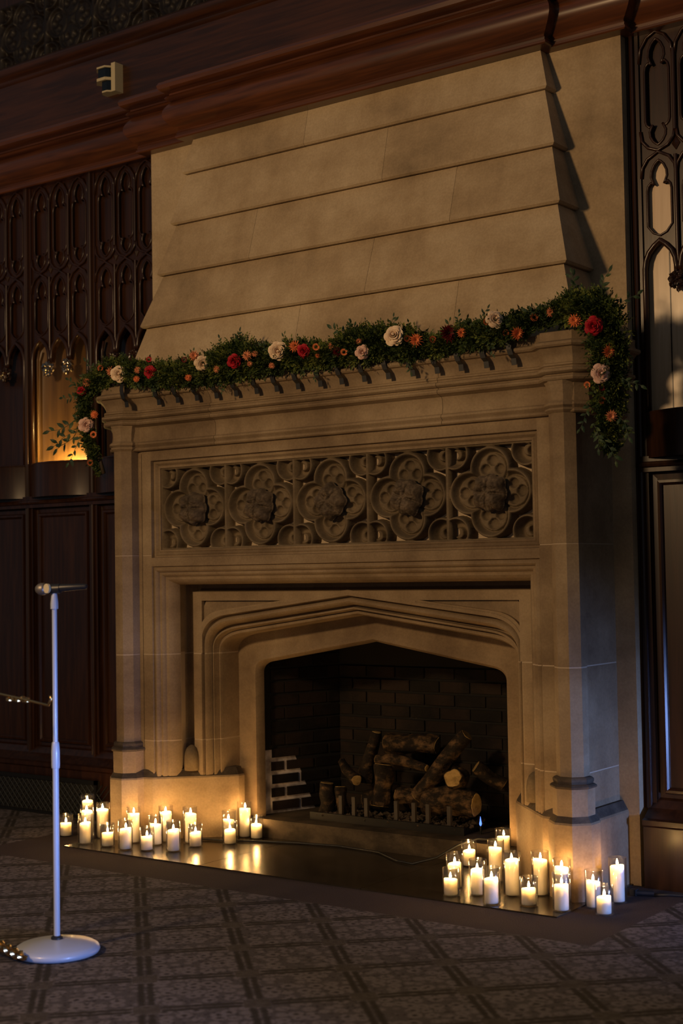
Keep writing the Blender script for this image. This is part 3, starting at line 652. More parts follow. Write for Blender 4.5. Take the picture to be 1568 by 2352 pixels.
for s_ in (-1, 1):
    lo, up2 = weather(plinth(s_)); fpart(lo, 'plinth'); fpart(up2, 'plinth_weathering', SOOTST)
# domed broach stops above are solid stone at the jamb feet
# ------------------------------------------------------------------ firebox
fb = fpart(MB().add([(X(-.86), 6.44, .0), (X(-.69), 7.0, .0), (X(-.69), 7.0, 1.5), (X(-.86), 6.44, 1.5)], [(0, 1, 2, 3)])
           .add([(X(.86), 6.44, .0), (X(.69), 7.0, .0), (X(.69), 7.0, 1.5), (X(.86), 6.44, 1.5)], [(0, 1, 2, 3)])
           .add([(X(-.69), 7.0, .0), (X(.69), 7.0, .0), (X(.69), 7.0, 1.5), (X(-.69), 7.0, 1.5)], [(0, 1, 2, 3)])
           .add([(X(-.98), 6.44, 1.3), (X(.98), 6.44, 1.3), (X(.69), 7.0, 1.5), (X(-.69), 7.0, 1.5)], [(0, 1, 2, 3)]), 'firebox_lining', FBM)
rnd = random.Random(3)
def brick_run(p0, p1, z0, z1, into):
    a, b_ = Vector(p0), Vector(p1); L_ = (b_-a).length; t = (b_-a)/L_; nrm = Vector(into); bh, bl, j0 = .066, .205, .011
    k = 0; z = z0
    while z < z1:
        j = .020 if (into[0] > .5 and z < .42) else j0
        x = -(bl/2 if k % 2 else 0)
        while x < L_:
            xa, xb = max(x+j/2, .004), min(x+bl-j/2, L_-.004)
            if xb-xa > .02:
                d = .006+rnd.random()*.004; q = MB()
                v = []
                for dd in (-.004, d):
                    for xx_, zz in ((xa, z+j/2), (xb, z+j/2), (xb, z+bh-j/2+.005), (xa, z+bh-j/2+.005)):
                        p = a+t*xx_+nrm*dd; v.append((p.x, p.y, zz))
                q.add(v, [(4, 5, 6, 7), (0, 1, 5, 4), (1, 2, 6, 5), (2, 3, 7, 6), (3, 0, 4, 7)])
                fpart(q, 'brick', BRICK, parent=fb)
            x += bl
        z += bh+.010; k += 1
sl = Vector((.17, .56)).normalized()
brick_run((X(-.838), 6.515), (X(-.692), 6.995), .115, .98, (sl.y, -sl.x))
brick_run((X(-.685), 6.997), (X(.685), 6.997), .115, .90, (0, -1))
brick_run((X(.692), 6.995), (X(.838), 6.515), .115, .80, (-sl.y, -sl.x))
inner_hearth = MB().box(X(-.99), X(.99), 6.352, 7.0, 0.0, .108)
# worn front edge
for i, v in enumerate(inner_hearth.v): pass
ih = fpart(inner_hearth, 'raised_inner_hearth', HEARTHIN)
# ------------------------------------------------------------------ candles in glass cylinders
def copy_tree(o, parent=None):
    c = o.copy(); COL.objects.link(c)
    if parent: c.parent = parent
    for ch in [x for x in bpy.data.objects if x.parent == o]: copy_tree(ch, c)
    return c
GH = {'s': (.128, .078), 'm': (.165, .116), 't': (.201, .164)}
def wax_mesh(h, seed):
    rr = random.Random(seed); n = 28; R = .0315
    prof = [(R*.96, .006), (R, .010), (R, h-.006), (R*.97, h-.001), (R*.90, h), (R*.80, h-.002), (R*.5, h-.006), (R*.15, h-.008)]
    mb = MB()
    cs = []
    for r, z in prof:
        cs.append([(r*math.cos(2*PI*j/n), r*math.sin(2*PI*j/n), z+(.0035*math.sin(2*PI*j/n+seed)*(1 if z > h-.01 else 0))) for j in range(n)])
    mb.loft(cs, True, True); return mb
protos = {}
for key, (gh, wh) in GH.items():
    g = empty('glass_cylinder', (0, 0, -5), 'x', 'glass vase')
    R = .0405; mb = MB().lathe([(R*.2, 0.0), (R-.004, 0.0), (R, .004), (R, gh-.001), (R-.0008, gh), (R-.0018, gh-.001), (R-.0018, .007), (R-.005, .0055), (R*.2, .0055)], n=36, cap=False)
    mb.build('vase_wall', GLASS, g, True, local=True)
    c = empty('pillar_candle', (0, 0, -5), 'x', 'candle')
    wax_mesh(wh, ord(key)).build('wax', WAX, c, 60, local=True)
    MB().tube([(0, 0, wh-.010), (.001, 0, wh+.002), (.002, 0, wh+.008)], .0011, 6).build('wick', SOOT, c, local=True)
    MB().lathe([(.0005, 0), (.0038, .002), (.0054, .006), (.0050, .011), (.0034, .017), (.0017, .022), (.0004, .026)], (.002, 0, wh+.003), 8).build('flame', FLAME, c, True, local=True)
    protos[key] = [g, c, False]
CANDLES = [  # x, y, size, phrase that singles it out
 (-6.279, 5.791, 's', 'leftmost on the floor, just right of the microphone pole'),
 (-6.353, 6.034, 't', 'rearmost of the left group, out on the carpet by the oak wall'),
 (-6.085, 5.775, 't', 'second from the back in the column left of the plinth'),
 (-5.992, 5.671, 'm', 'front of the three stacked in line at far left'),
 (-6.025, 5.840, 't', 'tall one just left of the stone plinth edge'),
 (-5.819, 5.673, 's', 'low one in front of the left plinth corner, third along front'),
 (-5.670, 5.663, 'm', 'middle-sized, front row below the left octagonal shaft'),
 (-5.774, 5.835, 't', 'tall one standing before the left octagonal plinth'),
 (-5.550, 5.708, 's', 'lowest of the left front row, nearest the hearth edge'),
 (-5.623, 5.852, 'm', 'middle-sized, half hidden behind the lowest front-row one'),
 (-5.640, 5.952, 't', 'tall one against the left plinth with the glow above it'),
 (-5.410, 5.765, 'm', 'middle-sized, centre of the left group front row'),
 (-5.497, 5.995, 't', 'tall one right of the glow on the left plinth'),
 (-5.399, 5.930, 's', 'low one just right of the tall one before the left plinth'),
 (-5.365, 6.175, 'm', 'middle-sized, right behind the low one by the plinth inner corner'),
 (-5.285, 6.088, 's', 'low one in front of the left plinth inner corner'),
 (-5.350, 6.290, 't', 'tall one touching the pale left side of the opening'),
 (-5.262, 6.290, 's', 'low one rightmost of the left group, by the firebox'),
 (-3.668, 6.300, 't', 'rearmost of the right group, against the right inner jamb'),
 (-3.852, 6.273, 's', 'low one at the back left of the right group, beside the cable'),
 (-3.552, 6.030, 't', 'tall one in front of the rearmost one at the right jamb'),
 (-3.649, 5.811, 'm', 'leftmost pair of the right group, the back one'),
 (-3.576, 5.665, 's', 'leftmost pair of the right group, the low front one'),
 (-3.477, 5.737, 'm', 'third from the left in the right group, middle-sized'),
 (-3.333, 5.614, 'm', 'at the hearth edge, fourth from the left in the right group'),
 (-3.340, 5.813, 't', 'tall one at the centre of the right group'),
 (-3.180, 5.681, 's', 'low one in front of the two tall central ones at right'),
 (-3.236, 5.890, 't', 'tall one against the amber-lit right plinth'),
 (-3.068, 5.785, 't', 'directly before the right octagonal plinth, the rear one'),
 (-3.013, 5.671, 'm', 'front right corner of the hearth stone'),
 (-2.931, 5.820, 'm', 'on the carpet right of the octagonal plinth, behind a low one'),
 (-2.836, 5.727, 's', 'low one foremost on the carpet at far right'),
 (-2.885, 5.965, 't', 'rightmost tall one beside the bluish chimney side')]
rc = random.Random(11)
for x, y, k, ph in CANDLES:
    g, c, used = protos[k]
    if used: g, c = copy_tree(g), copy_tree(c)
    protos[k][2] = True
    on = (-6.05 < x < -2.98 and y > 5.562)
    z = .0065 if on else 0.0015
    g.location = (x, y, z); c.location = (x+rc.uniform(-.003, .003), y+rc.uniform(-.003, .003), z+.0002)
    c.rotation_euler = (0, 0, rc.uniform(0, 6.28))
    g['label'] = 'clear glass cylinder, '+ph; c['label'] = 'lit ivory candle, '+ph
    g['group'] = 'glass cylinders on the hearth'; c['group'] = 'lit pillar candles on the hearth'
# ------------------------------------------------------------------ garland
gar = empty('garland', (XC, 5.86, 2.6), 'long green garland with roses and coral blooms draped along the mantel', 'garland')
SP = [(-6.033, 2.697, 0.097), (-5.926, 2.680, 0.085), (-5.787, 2.655, 0.078), (-5.617, 2.630, 0.078), (-5.45, 2.615, 0.075), (-5.288, 2.612, 0.088), (-5.129, 2.617, 0.10), (-4.973, 2.649, 0.130), (-4.852, 2.64, 0.10), (-4.763, 2.616, 0.08), (-4.645, 2.628, 0.085), (-4.53, 2.63, 0.085), (-4.417, 2.612, 0.07), (-4.306, 2.623, 0.08), (-4.223, 2.643, 0.108), (-4.088, 2.633, 0.10), (-3.983, 2.632, 0.10), (-3.854, 2.611, 0.092), (-3.755, 2.575, 0.05), (-3.654, 2.600, 0.058), (-3.579, 2.620, 0.07), (-3.482, 2.615, 0.075), (-3.387, 2.622, 0.083), (-3.247, 2.640, 0.07), (-3.156, 2.655, 0.048), (-3.088, 2.660, 0.05), (-3.032, 2.675, 0.065), (-2.931, 2.685, 0.100), (-2.846, 2.640, 0.11)]
spine = [(-6.085, 5.93, 2.10, .035), (-6.105, 5.92, 2.18, .055), (-6.13, 5.91, 2.27, .062), (-6.15, 5.90, 2.36, .06), (-6.165, 5.89, 2.45, .055), (-6.165, 5.88, 2.53, .055), (-6.125, 5.87, 2.60, .065)]
spine += [(x, 5.865, z, h*.90) for x, z, h in SP[1:]]
spine += [(-2.82, 5.885, 2.56, .095), (-2.82, 5.90, 2.47, .085), (-2.83, 5.91, 2.38, .085), (-2.84, 5.92, 2.29, .082), (-2.84, 5.92, 2.20, .078), (-2.85, 5.93, 2.11, .065), (-2.85, 5.94, 2.03, .038)]
rg = random.Random(5)
segs = [(Vector(a[:3]), Vector(b_[:3]), a[3], b_[3]) for a, b_ in zip(spine, spine[1:])]
wts = [(b_-a).length*(ra+rb)**1.3 for a, b_, ra, rb in segs]
def leafq(mb, p, d, nrm, L_, W_, bend=.15):
    s_ = d.cross(nrm).normalized()*W_
    mb.add([p, p+d*L_*.45+s_, p+d*L_-nrm*L_*bend, p+d*L_*.45-s_], [(0, 1, 2), (0, 2, 3)])
def rdir():
    while True:
        v = Vector((rg.uniform(-1, 1), rg.uniform(-1, 1), rg.uniform(-1, 1)))
        if .1 < v.length < 1: return v.normalized()
def clear(p):  # keep out of stone
    if p.z < 2.592 and p.y > 5.868 and -6.12 < p.x < -2.885: return False
    if p.z < 4.1 and p.y > 6.03 and -6.06 < p.x < -2.94: return False
    return p.y < 6.30
fol = MB()
for i in range(7200):
    a, b_, ra, rb = rg.choices(segs, wts)[0]; t = rg.random(); R = ra+(rb-ra)*t; ax = (b_-a).normalized()
    d = rdir(); d = (d-ax*d.dot(ax)*.5).normalized()
    if d.y > .3: d.y *= -.6
    base = a+(b_-a)*t+d*R*rg.uniform(.15, .75)
    sd = (d*.8+ax*rg.uniform(-.8, .8)+Vector((0, -.15, .05))).normalized()
    L_ = rg.uniform(.03, .065)*(R/.085)**.6; nrm = sd.cross(rdir()).normalized(); sid = sd.cross(nrm)
    if not clear(base+sd*L_): continue
    kind = rg.random()
    m = 7 if kind < .75 else 5; ll = .016 if kind < .75 else .024
    for j in range(m):
        q = base+sd*L_*(j/m)+nrm*.006*math.sin(j)
        for sg in (-1, 1):
            ld = (sd*.55+sid*sg*.85+nrm*rg.uniform(-.25, .25)).normalized()
            leafq(fol, q, ld, (nrm+sid*.3*sg).normalized(), ll*(1.25-.5*j/m)*rg.uniform(.8, 1.2), ll*.30)
    leafq(fol, base+sd*L_, sd, nrm, ll, ll*.25)
tag(fol.build('fern_foliage', FERN, gar), kind='stuff')
cor = MB()
cor.tube([s_[:3] for s_ in spine], .012, 6)
cor.build('vine_stem', STEM, gar, True)
# broad leaved sprigs, each a part
def sprig_mesh(seed, n=7, L_=.14, ls=.042):
    rr = random.Random(seed); mb = MB()
    pts = [Vector((0, 0, L_*t/6)) + Vector((.012*math.sin(t*.7+seed), .006*math.sin(t), 0)) for t in range(7)]
    mb.tube(pts, .0013, 4)
    for j in range(n):
        t = (j+1)/n; p = pts[min(6, int(t*6))]; sg = -1 if j % 2 else 1
        d = Vector((sg*.75, rr.uniform(-.4, .2), .65)).normalized() if j < n-1 else Vector((0, 0, 1))
        nr = Vector((0, -1, rr.uniform(-.3, .3))).normalized(); nr = (nr-d*nr.dot(d)).normalized(); s_ = d.cross(nr)
        LL = ls*rr.uniform(.8, 1.15); W_ = LL*.20
        mb.add([p, p+d*LL*.3+s_*W_, p+d*LL*.65+s_*W_*.9-nr*LL*.04, p+d*LL-nr*LL*.12, p+d*LL*.65-s_*W_*.9-nr*LL*.04, p+d*LL*.3-s_*W_, p+d*LL*.5+nr*.002],
               [(0, 1, 6), (1, 2, 6), (2, 3, 6), (3, 4, 6), (4, 5, 6), (5, 0, 6)])
    return mb
spm = []
for s_ in range(4):
    o = sprig_mesh(s_, 6+s_ % 3).build('leaf_sprig', BROAD, gar, local=True); spm.append(o)
def place_local(o, p, rot, sc, par=gar):
    o.parent = par; o.matrix_parent_inverse = Matrix.Identity(4)
    o.location = Vector(p)-world_loc(par); o.rotation_euler = rot; o.scale = (sc, sc, sc)
SPR = [  # x, y, z, rot_x, rot_y(lean), rot_z, scale
 (-4.22, 5.86, 2.70, .1, -.9, 0, 1.1), (-4.15, 5.86, 2.72, 0, -.6, .3, .8), (-4.20, 5.85, 2.69, .2, -.2, 1, .8), (-3.98, 5.87, 2.71, 0, .1, 0, .7), (-4.02, 5.85, 2.70, .1, .8, .4, .8),
 (-3.66, 5.86, 2.64, .1, .3, .5, .8), (-3.58, 5.86, 2.68, 0, .0, .3, .7), (-3.47, 5.86, 2.70, .1, .6, 0, .7), (-4.72, 5.86, 2.66, 0, -.7, .5, .8), (-4.66, 5.86, 2.70, .1, .3, 0, .7),
 (-6.17, 5.83, 2.41, .2, -1.9, .3, 1.5), (-6.17, 5.83, 2.37, .1, -2.3, 0, 1.6), (-6.15, 5.82, 2.34, 0, -2.0, .6, 1.4), (-6.14, 5.83, 2.30, .2, -2.6, .2, 1.3), (-6.18, 5.86, 2.56, .1, -1.6, 0, 1.1), (-6.16, 5.87, 2.63, 0, -1.1, .2, 1.0),
 (-6.05, 5.86, 2.70, 0, -.6, .2, .9), (-5.30, 5.86, 2.68, .1, .2, .6, .7), (-5.05, 5.86, 2.72, 0, -.4, .3, .8), (-4.98, 5.86, 2.74, .1, .3, 0, .8),
 (-3.10, 5.86, 2.68, .1, -1.1, .2, .9), (-2.95, 5.87, 2.76, 0, -.2, .2, 1.0), (-2.86, 5.88, 2.74, .1, .5, 0, 1.1), (-2.78, 5.88, 2.68, 0, .9, .4, 1.0), (-2.98, 5.85, 2.75, .2, .1, .9, .9),
 (-2.90, 5.86, 2.22, .2, -2.6, .2, .9), (-2.88, 5.86, 2.15, .1, 3.0, 0, 1.0), (-2.78, 5.87, 2.18, .2, 2.6, .3, 1.0), (-2.76, 5.87, 2.36, .1, 2.2, .3, .9), (-2.84, 5.88, 2.10, .1, 2.9, .4, 1.1),
 (-5.58, 5.84, 2.57, .3, 2.8, 0, .6), (-4.45, 5.84, 2.56, .2, 2.9, .5, .6), (-3.86, 5.84, 2.55, .2, 3.0, .2, .7), (-5.09, 5.84, 2.56, .2, 2.9, .2, .7), (-5.72, 5.84, 2.60, .2, 2.3, .4, .6), (-3.42, 5.84, 2.58, .3, 2.6, .2, .7)]
for i in range(22):
    a, b_, ra, rb = rg.choices(segs, wts)[0]; t = rg.random(); p = a+(b_-a)*t
    SPR.append((p.x, p.y-ra*.5, p.z+rg.uniform(-.5, .1)*ra, rg.uniform(.3, 1.2), rg.uniform(-1.7, 1.7) if p.z > 2.58 else rg.uniform(2, 4), rg.uniform(-.5, .5), rg.uniform(.4, .6)))
used = [False]*4
for i, (x, y, z, rx, ry, rz, sc) in enumerate(SPR):
    o = spm[i % 4]
    if used[i % 4]: o = o.copy(); COL.objects.link(o)
    used[i % 4] = True
    place_local(o, (x, y-.02, z-(.035 if z > 2.62 else 0)), (rx, ry, rz), sc*.85)
# blooms (unit radius meshes facing -Y)
def patch(mb, r0, r1, ang, wid, lift0, lift1, curl, n=5, m=4, tipw=.55):
    """petal patch: from radius r0 to r1 at angle ang, height along -Y"""
    V = []; F = []
    for i in range(m):
        t = i/(m-1); r = r0+(r1-r0)*t; h = lift0+(lift1-lift0)*t+curl*math.sin(PI*t)
        ww = wid*(.55+.45*math.sin(PI*min(1, t*.75+.12)))*(1 if t < .9 else tipw+.3)
        for j in range(n):
            u = (j/(n-1)-.5)*2; a = ang+u*ww
            rr = r*(1-.05*u*u*t); V.append((rr*math.cos(a), -h+.05*u*u*(1 if i else 0), rr*math.sin(a)))
    for i in range(m-1):
        for j in range(n-1): F.append((i*n+j, i*n+j+1, (i+1)*n+j+1, (i+1)*n+j))
    mb.add(V, F)
def rose_mesh(seed, open_=1.0):
    rr = random.Random(seed); mb = MB(); a = 0
    layers = [(3, .10, .16, .75, 1.25), (4, .20, .32, .66, .95), (5, .30, .50, .52, .80), (5, .42, .70, .36, .72), (6, .50, .88, .16, .62), (6, .55, 1.0, -.02, .58)]
    for n, ri, ro, h, wd in layers:
        a += rr.uniform(.4, .8)
        for k in range(n):
            aa = a+2*PI*k/n+rr.uniform(-.12, .12)
            patch(mb, ri*.75, ro*rr.uniform(.94, 1.05), aa, wd, h*.55-.1, h, .10, 7, 5)
            V = mb.v
    mb.lathe([(.02, 0), (.12, .05), (.16, .2), (.10, .33), (.01, .38)], (0, 0, 0), 8)
    k = len(mb.v)-5*8
    for i in range(k, len(mb.v)): x_, y_, z_ = mb.v[i]; mb.v[i] = (x_, -(.42+z_), y_)
    return mb
def daisy_mesh(seed, n1=13):
    rr = random.Random(seed); mb = MB()
    for lay, (n, ro, h, w_) in enumerate(((n1, 1.0, .10, .17), (n1-2, .86, .24, .17), (n1-4, .66, .38, .18), (7, .42, .48, .22))):
        for k in range(n):
            a = 2*PI*k/n+lay*.25+rr.uniform(-.06, .06); L_ = ro*rr.uniform(.85, 1.08)
            d = (math.cos(a), math.sin(a)); s_ = (-d[1], d[0]); W_ = w_*.62
            p = lambda r, u, hh: (d[0]*r+s_[0]*u, -hh, d[1]*r+s_[1]*u)
            mb.add([p(.05, 0, h*.4), p(L_*.55, W_, h*.9), p(L_, 0, h+.04), p(L_*.55, -W_, h*.9), p(L_*.5, 0, h*.9-.07)], [(0, 1, 4), (1, 2, 4), (2, 3, 4), (3, 0, 4)])
    return mb
def button_mesh(seed):
    mb = MB(); rr = random.Random(seed)
    for k in range(18):
        a = 2*PI*k/18; d = (math.cos(a), math.sin(a)); s_ = (-d[1], d[0])
        p = lambda r, u, hh: (d[0]*r+s_[0]*u, -hh, d[1]*r+s_[1]*u)
        mb.add([p(.35, 0, .1), p(.8, .15, .34), p(1.0, 0, .26), p(.8, -.15, .34)], [(0, 1, 2), (0, 2, 3)])
    return mb
fm = {}
def flower(kind, mat, label):
    key = (kind, mat.name)
    if key not in fm:
        mb = {'rose': lambda: rose_mesh(3), 'rose2': lambda: rose_mesh(8), 'dahlia': lambda: daisy_mesh(4, 15), 'button': lambda: button_mesh(2)}[kind]()
        o = mb.build({'rose2': 'rose', 'button': 'button_bloom'}.get(kind, kind), mat, gar, True, local=True); fm[key] = o.data
        if kind == 'button':
            pass
    else:
        o = bpy.data.objects.new({'rose2': 'rose', 'button': 'button_bloom'}.get(kind, kind), fm[key]); COL.objects.link(o)
    if label: o['label'] = label
    return o
DK = P_RUST
FL = [('dahlia', P_PEACH, 199, 878, 20), ('rose', P_RED, 188, 897, 20), ('button', P_RUST, 231, 846, 13), ('dahlia', P_PEACH, 256, 853, 24), ('rose2', P_CREAM, 273, 859, 34), ('dahlia', P_PEACH, 316, 850, 16), ('dahlia', P_ORNG, 313, 871, 15),
 ('rose', P_RED, 344, 854, 26), ('button', P_RED, 342, 826, 12), ('button', P_BURG, 423, 826, 12), ('dahlia', P_PEACH, 445, 818, 25), ('rose', P_CREAM, 465, 835, 33), ('dahlia', P_ORNG, 432, 868, 16), ('dahlia', P_ORNG, 217, 952, 19),
 ('rose', P_BLUSH, 198, 976, 31), ('button', P_ORNG, 215, 998, 14), ('button', P_RUST, 207, 1063, 13), ('dahlia', P_PEACH, 497, 848, 16), ('rose', P_RED, 537.5, 830, 29), ('dahlia', P_PEACH, 568, 817, 23), ('dahlia', P_PEACH, 585, 813, 14), ('dahlia', P_PEACH, 573, 836, 13),
 ('rose2', P_CREAM, 638, 806, 39), ('dahlia', P_PEACH, 624, 840, 15), ('dahlia', P_ORNG, 677, 796, 27), ('rose', P_RED, 697, 806, 28), ('button', P_ORNG, 725.5, 797, 15), ('dahlia', P_ORNG, 729, 817, 12), ('dahlia', P_PEACH, 764, 794.5, 20), ('dahlia', P_BURG, 774, 808, 22), ('button', P_ORNG, 789.5, 809, 15),
 ('dahlia', P_PEACH, 823, 784, 14), ('rose', P_BLUSH, 832, 809, 29), ('rose2', P_CREAM, 905, 771, 42), ('dahlia', P_ORNG, 954.5, 781, 31), ('button', P_RUST, 934, 777, 14), ('button', P_RUST, 993, 780, 15), ('dahlia', P_BURG, 1029, 765, 42), ('dahlia', P_ORNG, 1060, 765, 23),
 ('rose', P_CREAM, 1136, 734, 37), ('button', P_ORNG, 1117, 739, 16), ('button', P_RUST, 1161, 764, 14), ('dahlia', P_ORNG, 1187, 765, 31), ('button', P_RUST, 1226, 729, 17), ('dahlia', P_PEACH, 1264.5, 717, 23), ('dahlia', P_ORNG, 1318.5, 737, 31), ('rose', P_RED, 1363, 748.6, 38), ('dahlia', P_ORNG, 1397, 807, 31),
 ('rose2', P_BLUSH, 1379.6, 858, 41), ('button', P_ORNG, 1348, 883.6, 14), ('button', P_BURG, 1381, 891, 14), ('button', P_RUST, 1381, 919, 15), ('dahlia', P_PEACH, 1403, 956, 27)]
FN = {'cream_petal': 'cream rose', 'blush_petal': 'blush rose', 'crimson_petal': 'deep crimson bloom', 'burgundy_petal': 'dark burgundy bloom', 'coral_petal': 'coral orange bloom', 'peach_petal': 'peach orange bloom', 'rust_petal': 'small rust brown bloom'}
def px_point(px, py, y):   # point of the garland front seen from the eye, on the plane Y = y
    d = fw + r2*((px-784)/3300) - u2*((py-1176)/3300); t = y/d.y
    return Vector((0, 0, 1.5))+d*t
rf = random.Random(9)
for kind, mat, px, py, dia in FL:
    near = min(spine, key=lambda s_: (px_point(px, py, 5.80)-Vector(s_[:3])).length)
    yy = near[1]-near[3]*.80-.012
    p = px_point(px, py, yy); depth = (p-Vector((0, 0, 1.5))).dot(fw)
    r = dia/2/3300*depth*1.2
    o = flower(kind, mat, FN[mat.name])
    # turned out from the garland, roughly toward the room, each its own way
    place_local(o, p, (rf.uniform(-.35, .25), rf.uniform(0, 6.28), .55+rf.uniform(-.45, .45)), r)
    o.rotation_mode = 'XYZ'
    rz = Matrix.Rotation(.62+rf.uniform(-.35, .30), 4, 'Z'); rx = Matrix.Rotation(rf.uniform(-.15, .35), 4, 'X'); ry = Matrix.Rotation(rf.uniform(0, 6.28), 4, 'Y')
    o.rotation_euler = (rz @ rx @ ry).to_euler()
# straps clipping the garland to the shelf
STR = [(294, .03), (355, .05), (398, .05), (442, .05), (487, .045), (532, .055), (579, .05), (625, .05), (674, .055), (725, .055), (774, .055), (826, .05), (881, .05), (937, .05), (993, .055), (1048, .055), (1106, .06), (1169, .06)]
sd0 = None
for px, ln in STR:
    x = px_point(px, 868-(px-532)*.1, 5.865).x; wd = .0135
    prof = [(5.90, 2.594), (5.868, 2.592), (5.862, 2.575), (5.860, 2.555), (5.860, 2.53), (5.866, 2.505), (5.885, 2.49), (5.889, 2.468-ln*.3)]
    if sd0 is None:
        mb = MB(); sl_ = [0, .000, -.002, -.002, .003, .008, .012, .013]
        mb.loft([[(-wd+s_, y, z), (wd+s_, y, z), (wd+s_, y-.003, z), (-wd+s_, y-.003, z)] for (y, z), s_ in zip(prof, sl_)], True, True)
        for i, v in enumerate(mb.v): mb.v[i] = (v[0], v[1]-5.86, v[2]-2.6)
        o = mb.build('strap', BLACK, gar, local=True); sd0 = o
    else: o = sd0.copy(); COL.objects.link(o)
    dx = -.002 if px > 330 else -.045
    o.location = Vector((x, 5.86-(.045 if px < 330 else 0), 2.6))-gar.location
# ------------------------------------------------------------------ gas logs in the firebox
gr = empty('log_grate', (-4.55, 6.66, .11), 'low black iron tray and posts holding the gas logs', 'grate')
MB().box(-5.02, -4.02, 6.50, 6.86, .110, .128).box(-5.03, -4.01, 6.485, 6.50, .108, .150).build('tray', IRON, gr)
for x in (-4.835, -4.745, -4.66, -4.46, -4.345, -4.255, -4.12):
    MB().box(x-.011, x+.011, 6.512, 6.53, .12, .12+.13).build('post', POSTM, gr)
emb = MB(); re_ = random.Random(2)
for i in range(520):
    x, y = re_.uniform(-5.01, -4.03), re_.uniform(6.495, 6.80); r = re_.uniform(.008, .022); z = .128+r*.4+.05*max(0, (y-6.5))*re_.random()*2
    v = []; 
    for sx, sy, sz in ((1, 0, 0), (-1, 0, 0), (0, 1, 0), (0, -1, 0), (0, 0, 1), (0, 0, -1)): v.append((x+sx*r*re_.uniform(.6, 1.3), y+sy*r*re_.uniform(.6, 1.2), z+sz*r*re_.uniform(.5, 1.1)))
    emb.add(v, [(0, 2, 4), (2, 1, 4), (1, 3, 4), (3, 0, 4), (2, 0, 5), (1, 2, 5), (3, 1, 5), (0, 3, 5)])
tag(emb.build('ember_bed', EMBER), 'bed of grey ash and broken ember pieces under the logs', 'embers', kind='stuff')
def log(a, b_, ra, rb, label, seed, cut=None, flat=1.0):
    a, b_ = Vector(a), Vector(b_); n = 22; m = 16; t = (b_-a).normalized(); u = t.orthogonal().normalized(); v = t.cross(u)
    mid = (a+b_)/2; e = empty('gas_log', mid, label, 'log', 'ceramic gas logs in the firebox')
    rings = []
    for i in range(m+1):
        s_ = i/m; c = a+(b_-a)*s_+u*.012*math.sin(s_*3+seed)+v*.010*math.sin(s_*5+seed*2); R = ra+(rb-ra)*s_
        if i == 0 or i == m: R *= .93
        ring = []
        for j in range(n):
            an = 2*PI*j/n; k = 1+.22*noise.noise(Vector((math.cos(an)*1.7, math.sin(an)*1.7, s_*2.2+seed)))+.13*noise.noise(Vector((math.cos(an)*6, math.sin(an)*6, s_*3+seed*3)))
            ring.append(c+(u*math.cos(an)+v*math.sin(an)*flat)*R*k)
        rings.append(ring)
    mb = MB().loft(rings, True, True); mb.build('bark', LOG, e, 50)
    for end, s_, R in ((a, -1, ra), (b_, 1, rb)):
        ring = rings[0] if s_ < 0 else rings[-1]; c = sum(ring, Vector())/n
        MB().loft([[c+(p-c)*.93+t*s_*.001 for p in ring], [c+(p-c)*.90+t*s_*.004 for p in ring]], True, True).build('cut_end', LOGCUT, e)
    return e
log((-4.98, 6.56, .135), (-4.965, 6.58, .30), .042, .045, 'short upright log stub, leftmost at the tray front', 1)
log((-4.865, 6.57, .135), (-4.875, 6.59, .285), .030, .034, 'second upright log stub from the left', 2)
log((-5.02, 6.78, .40), (-4.80, 6.62, .335), .022, .034, 'thin log leaning out at the far left', 3)
log((-4.80, 6.72, .30), (-4.745, 6.74, .585), .050, .030, 'upright split log left of the top log', 4)
log((-4.665, 6.74, .545), (-4.36, 6.78, .515), .058, .050, 'fat top log lying across the pile', 5)
log((-4.665, 6.64, .455), (-4.33, 6.62, .425), .030, .022, 'thinner horizontal log just under the top log', 6)
log((-4.63, 6.60, .20), (-4.62, 6.64, .42), .055, .050, 'charred upright log in the middle of the pile', 7)
log((-4.40, 6.62, .275), (-4.09, 6.68, .60), .048, .040, 'long diagonal log leaning up to the right', 8)
log((-4.12, 6.56, .385), (-4.16, 6.72, .375), .054, .056, 'round log with its pale cut end facing out at right', 9)
log((-4.07, 6.72, .44), (-3.95, 6.80, .34), .040, .036, 'dim log behind the pale cut end', 10)
log((-4.32, 6.60, .255), (-4.02, 6.62, .25), .072, .068, 'thick low log at the right front of the tray', 12)
log((-4.52, 6.62, .25), (-4.34, 6.64, .26), .040, .046, 'low log between centre and right stubs', 13)
log((-4.80, 6.70, .20), (-4.50, 6.74, .22), .05, .05, 'dark low log at the back left of the tray', 14)
pf = MB().lathe([(.001, 0), (.006, .006), (.007, .014), (.004, .03), (.001, .05)], (0, 0, 0), 8).build('pilot_flame', PILOT, None, True)
tag(pf, 'tiny blue gas flame at the right end of the logs', 'flame'); pf.location = (-3.965, 6.58, .150)
MB().tube([(-3.965, 6.58, .150), (-3.965, 6.58, .108)], .006, 8).build('gas_nozzle', IRON, pf, loc=None)
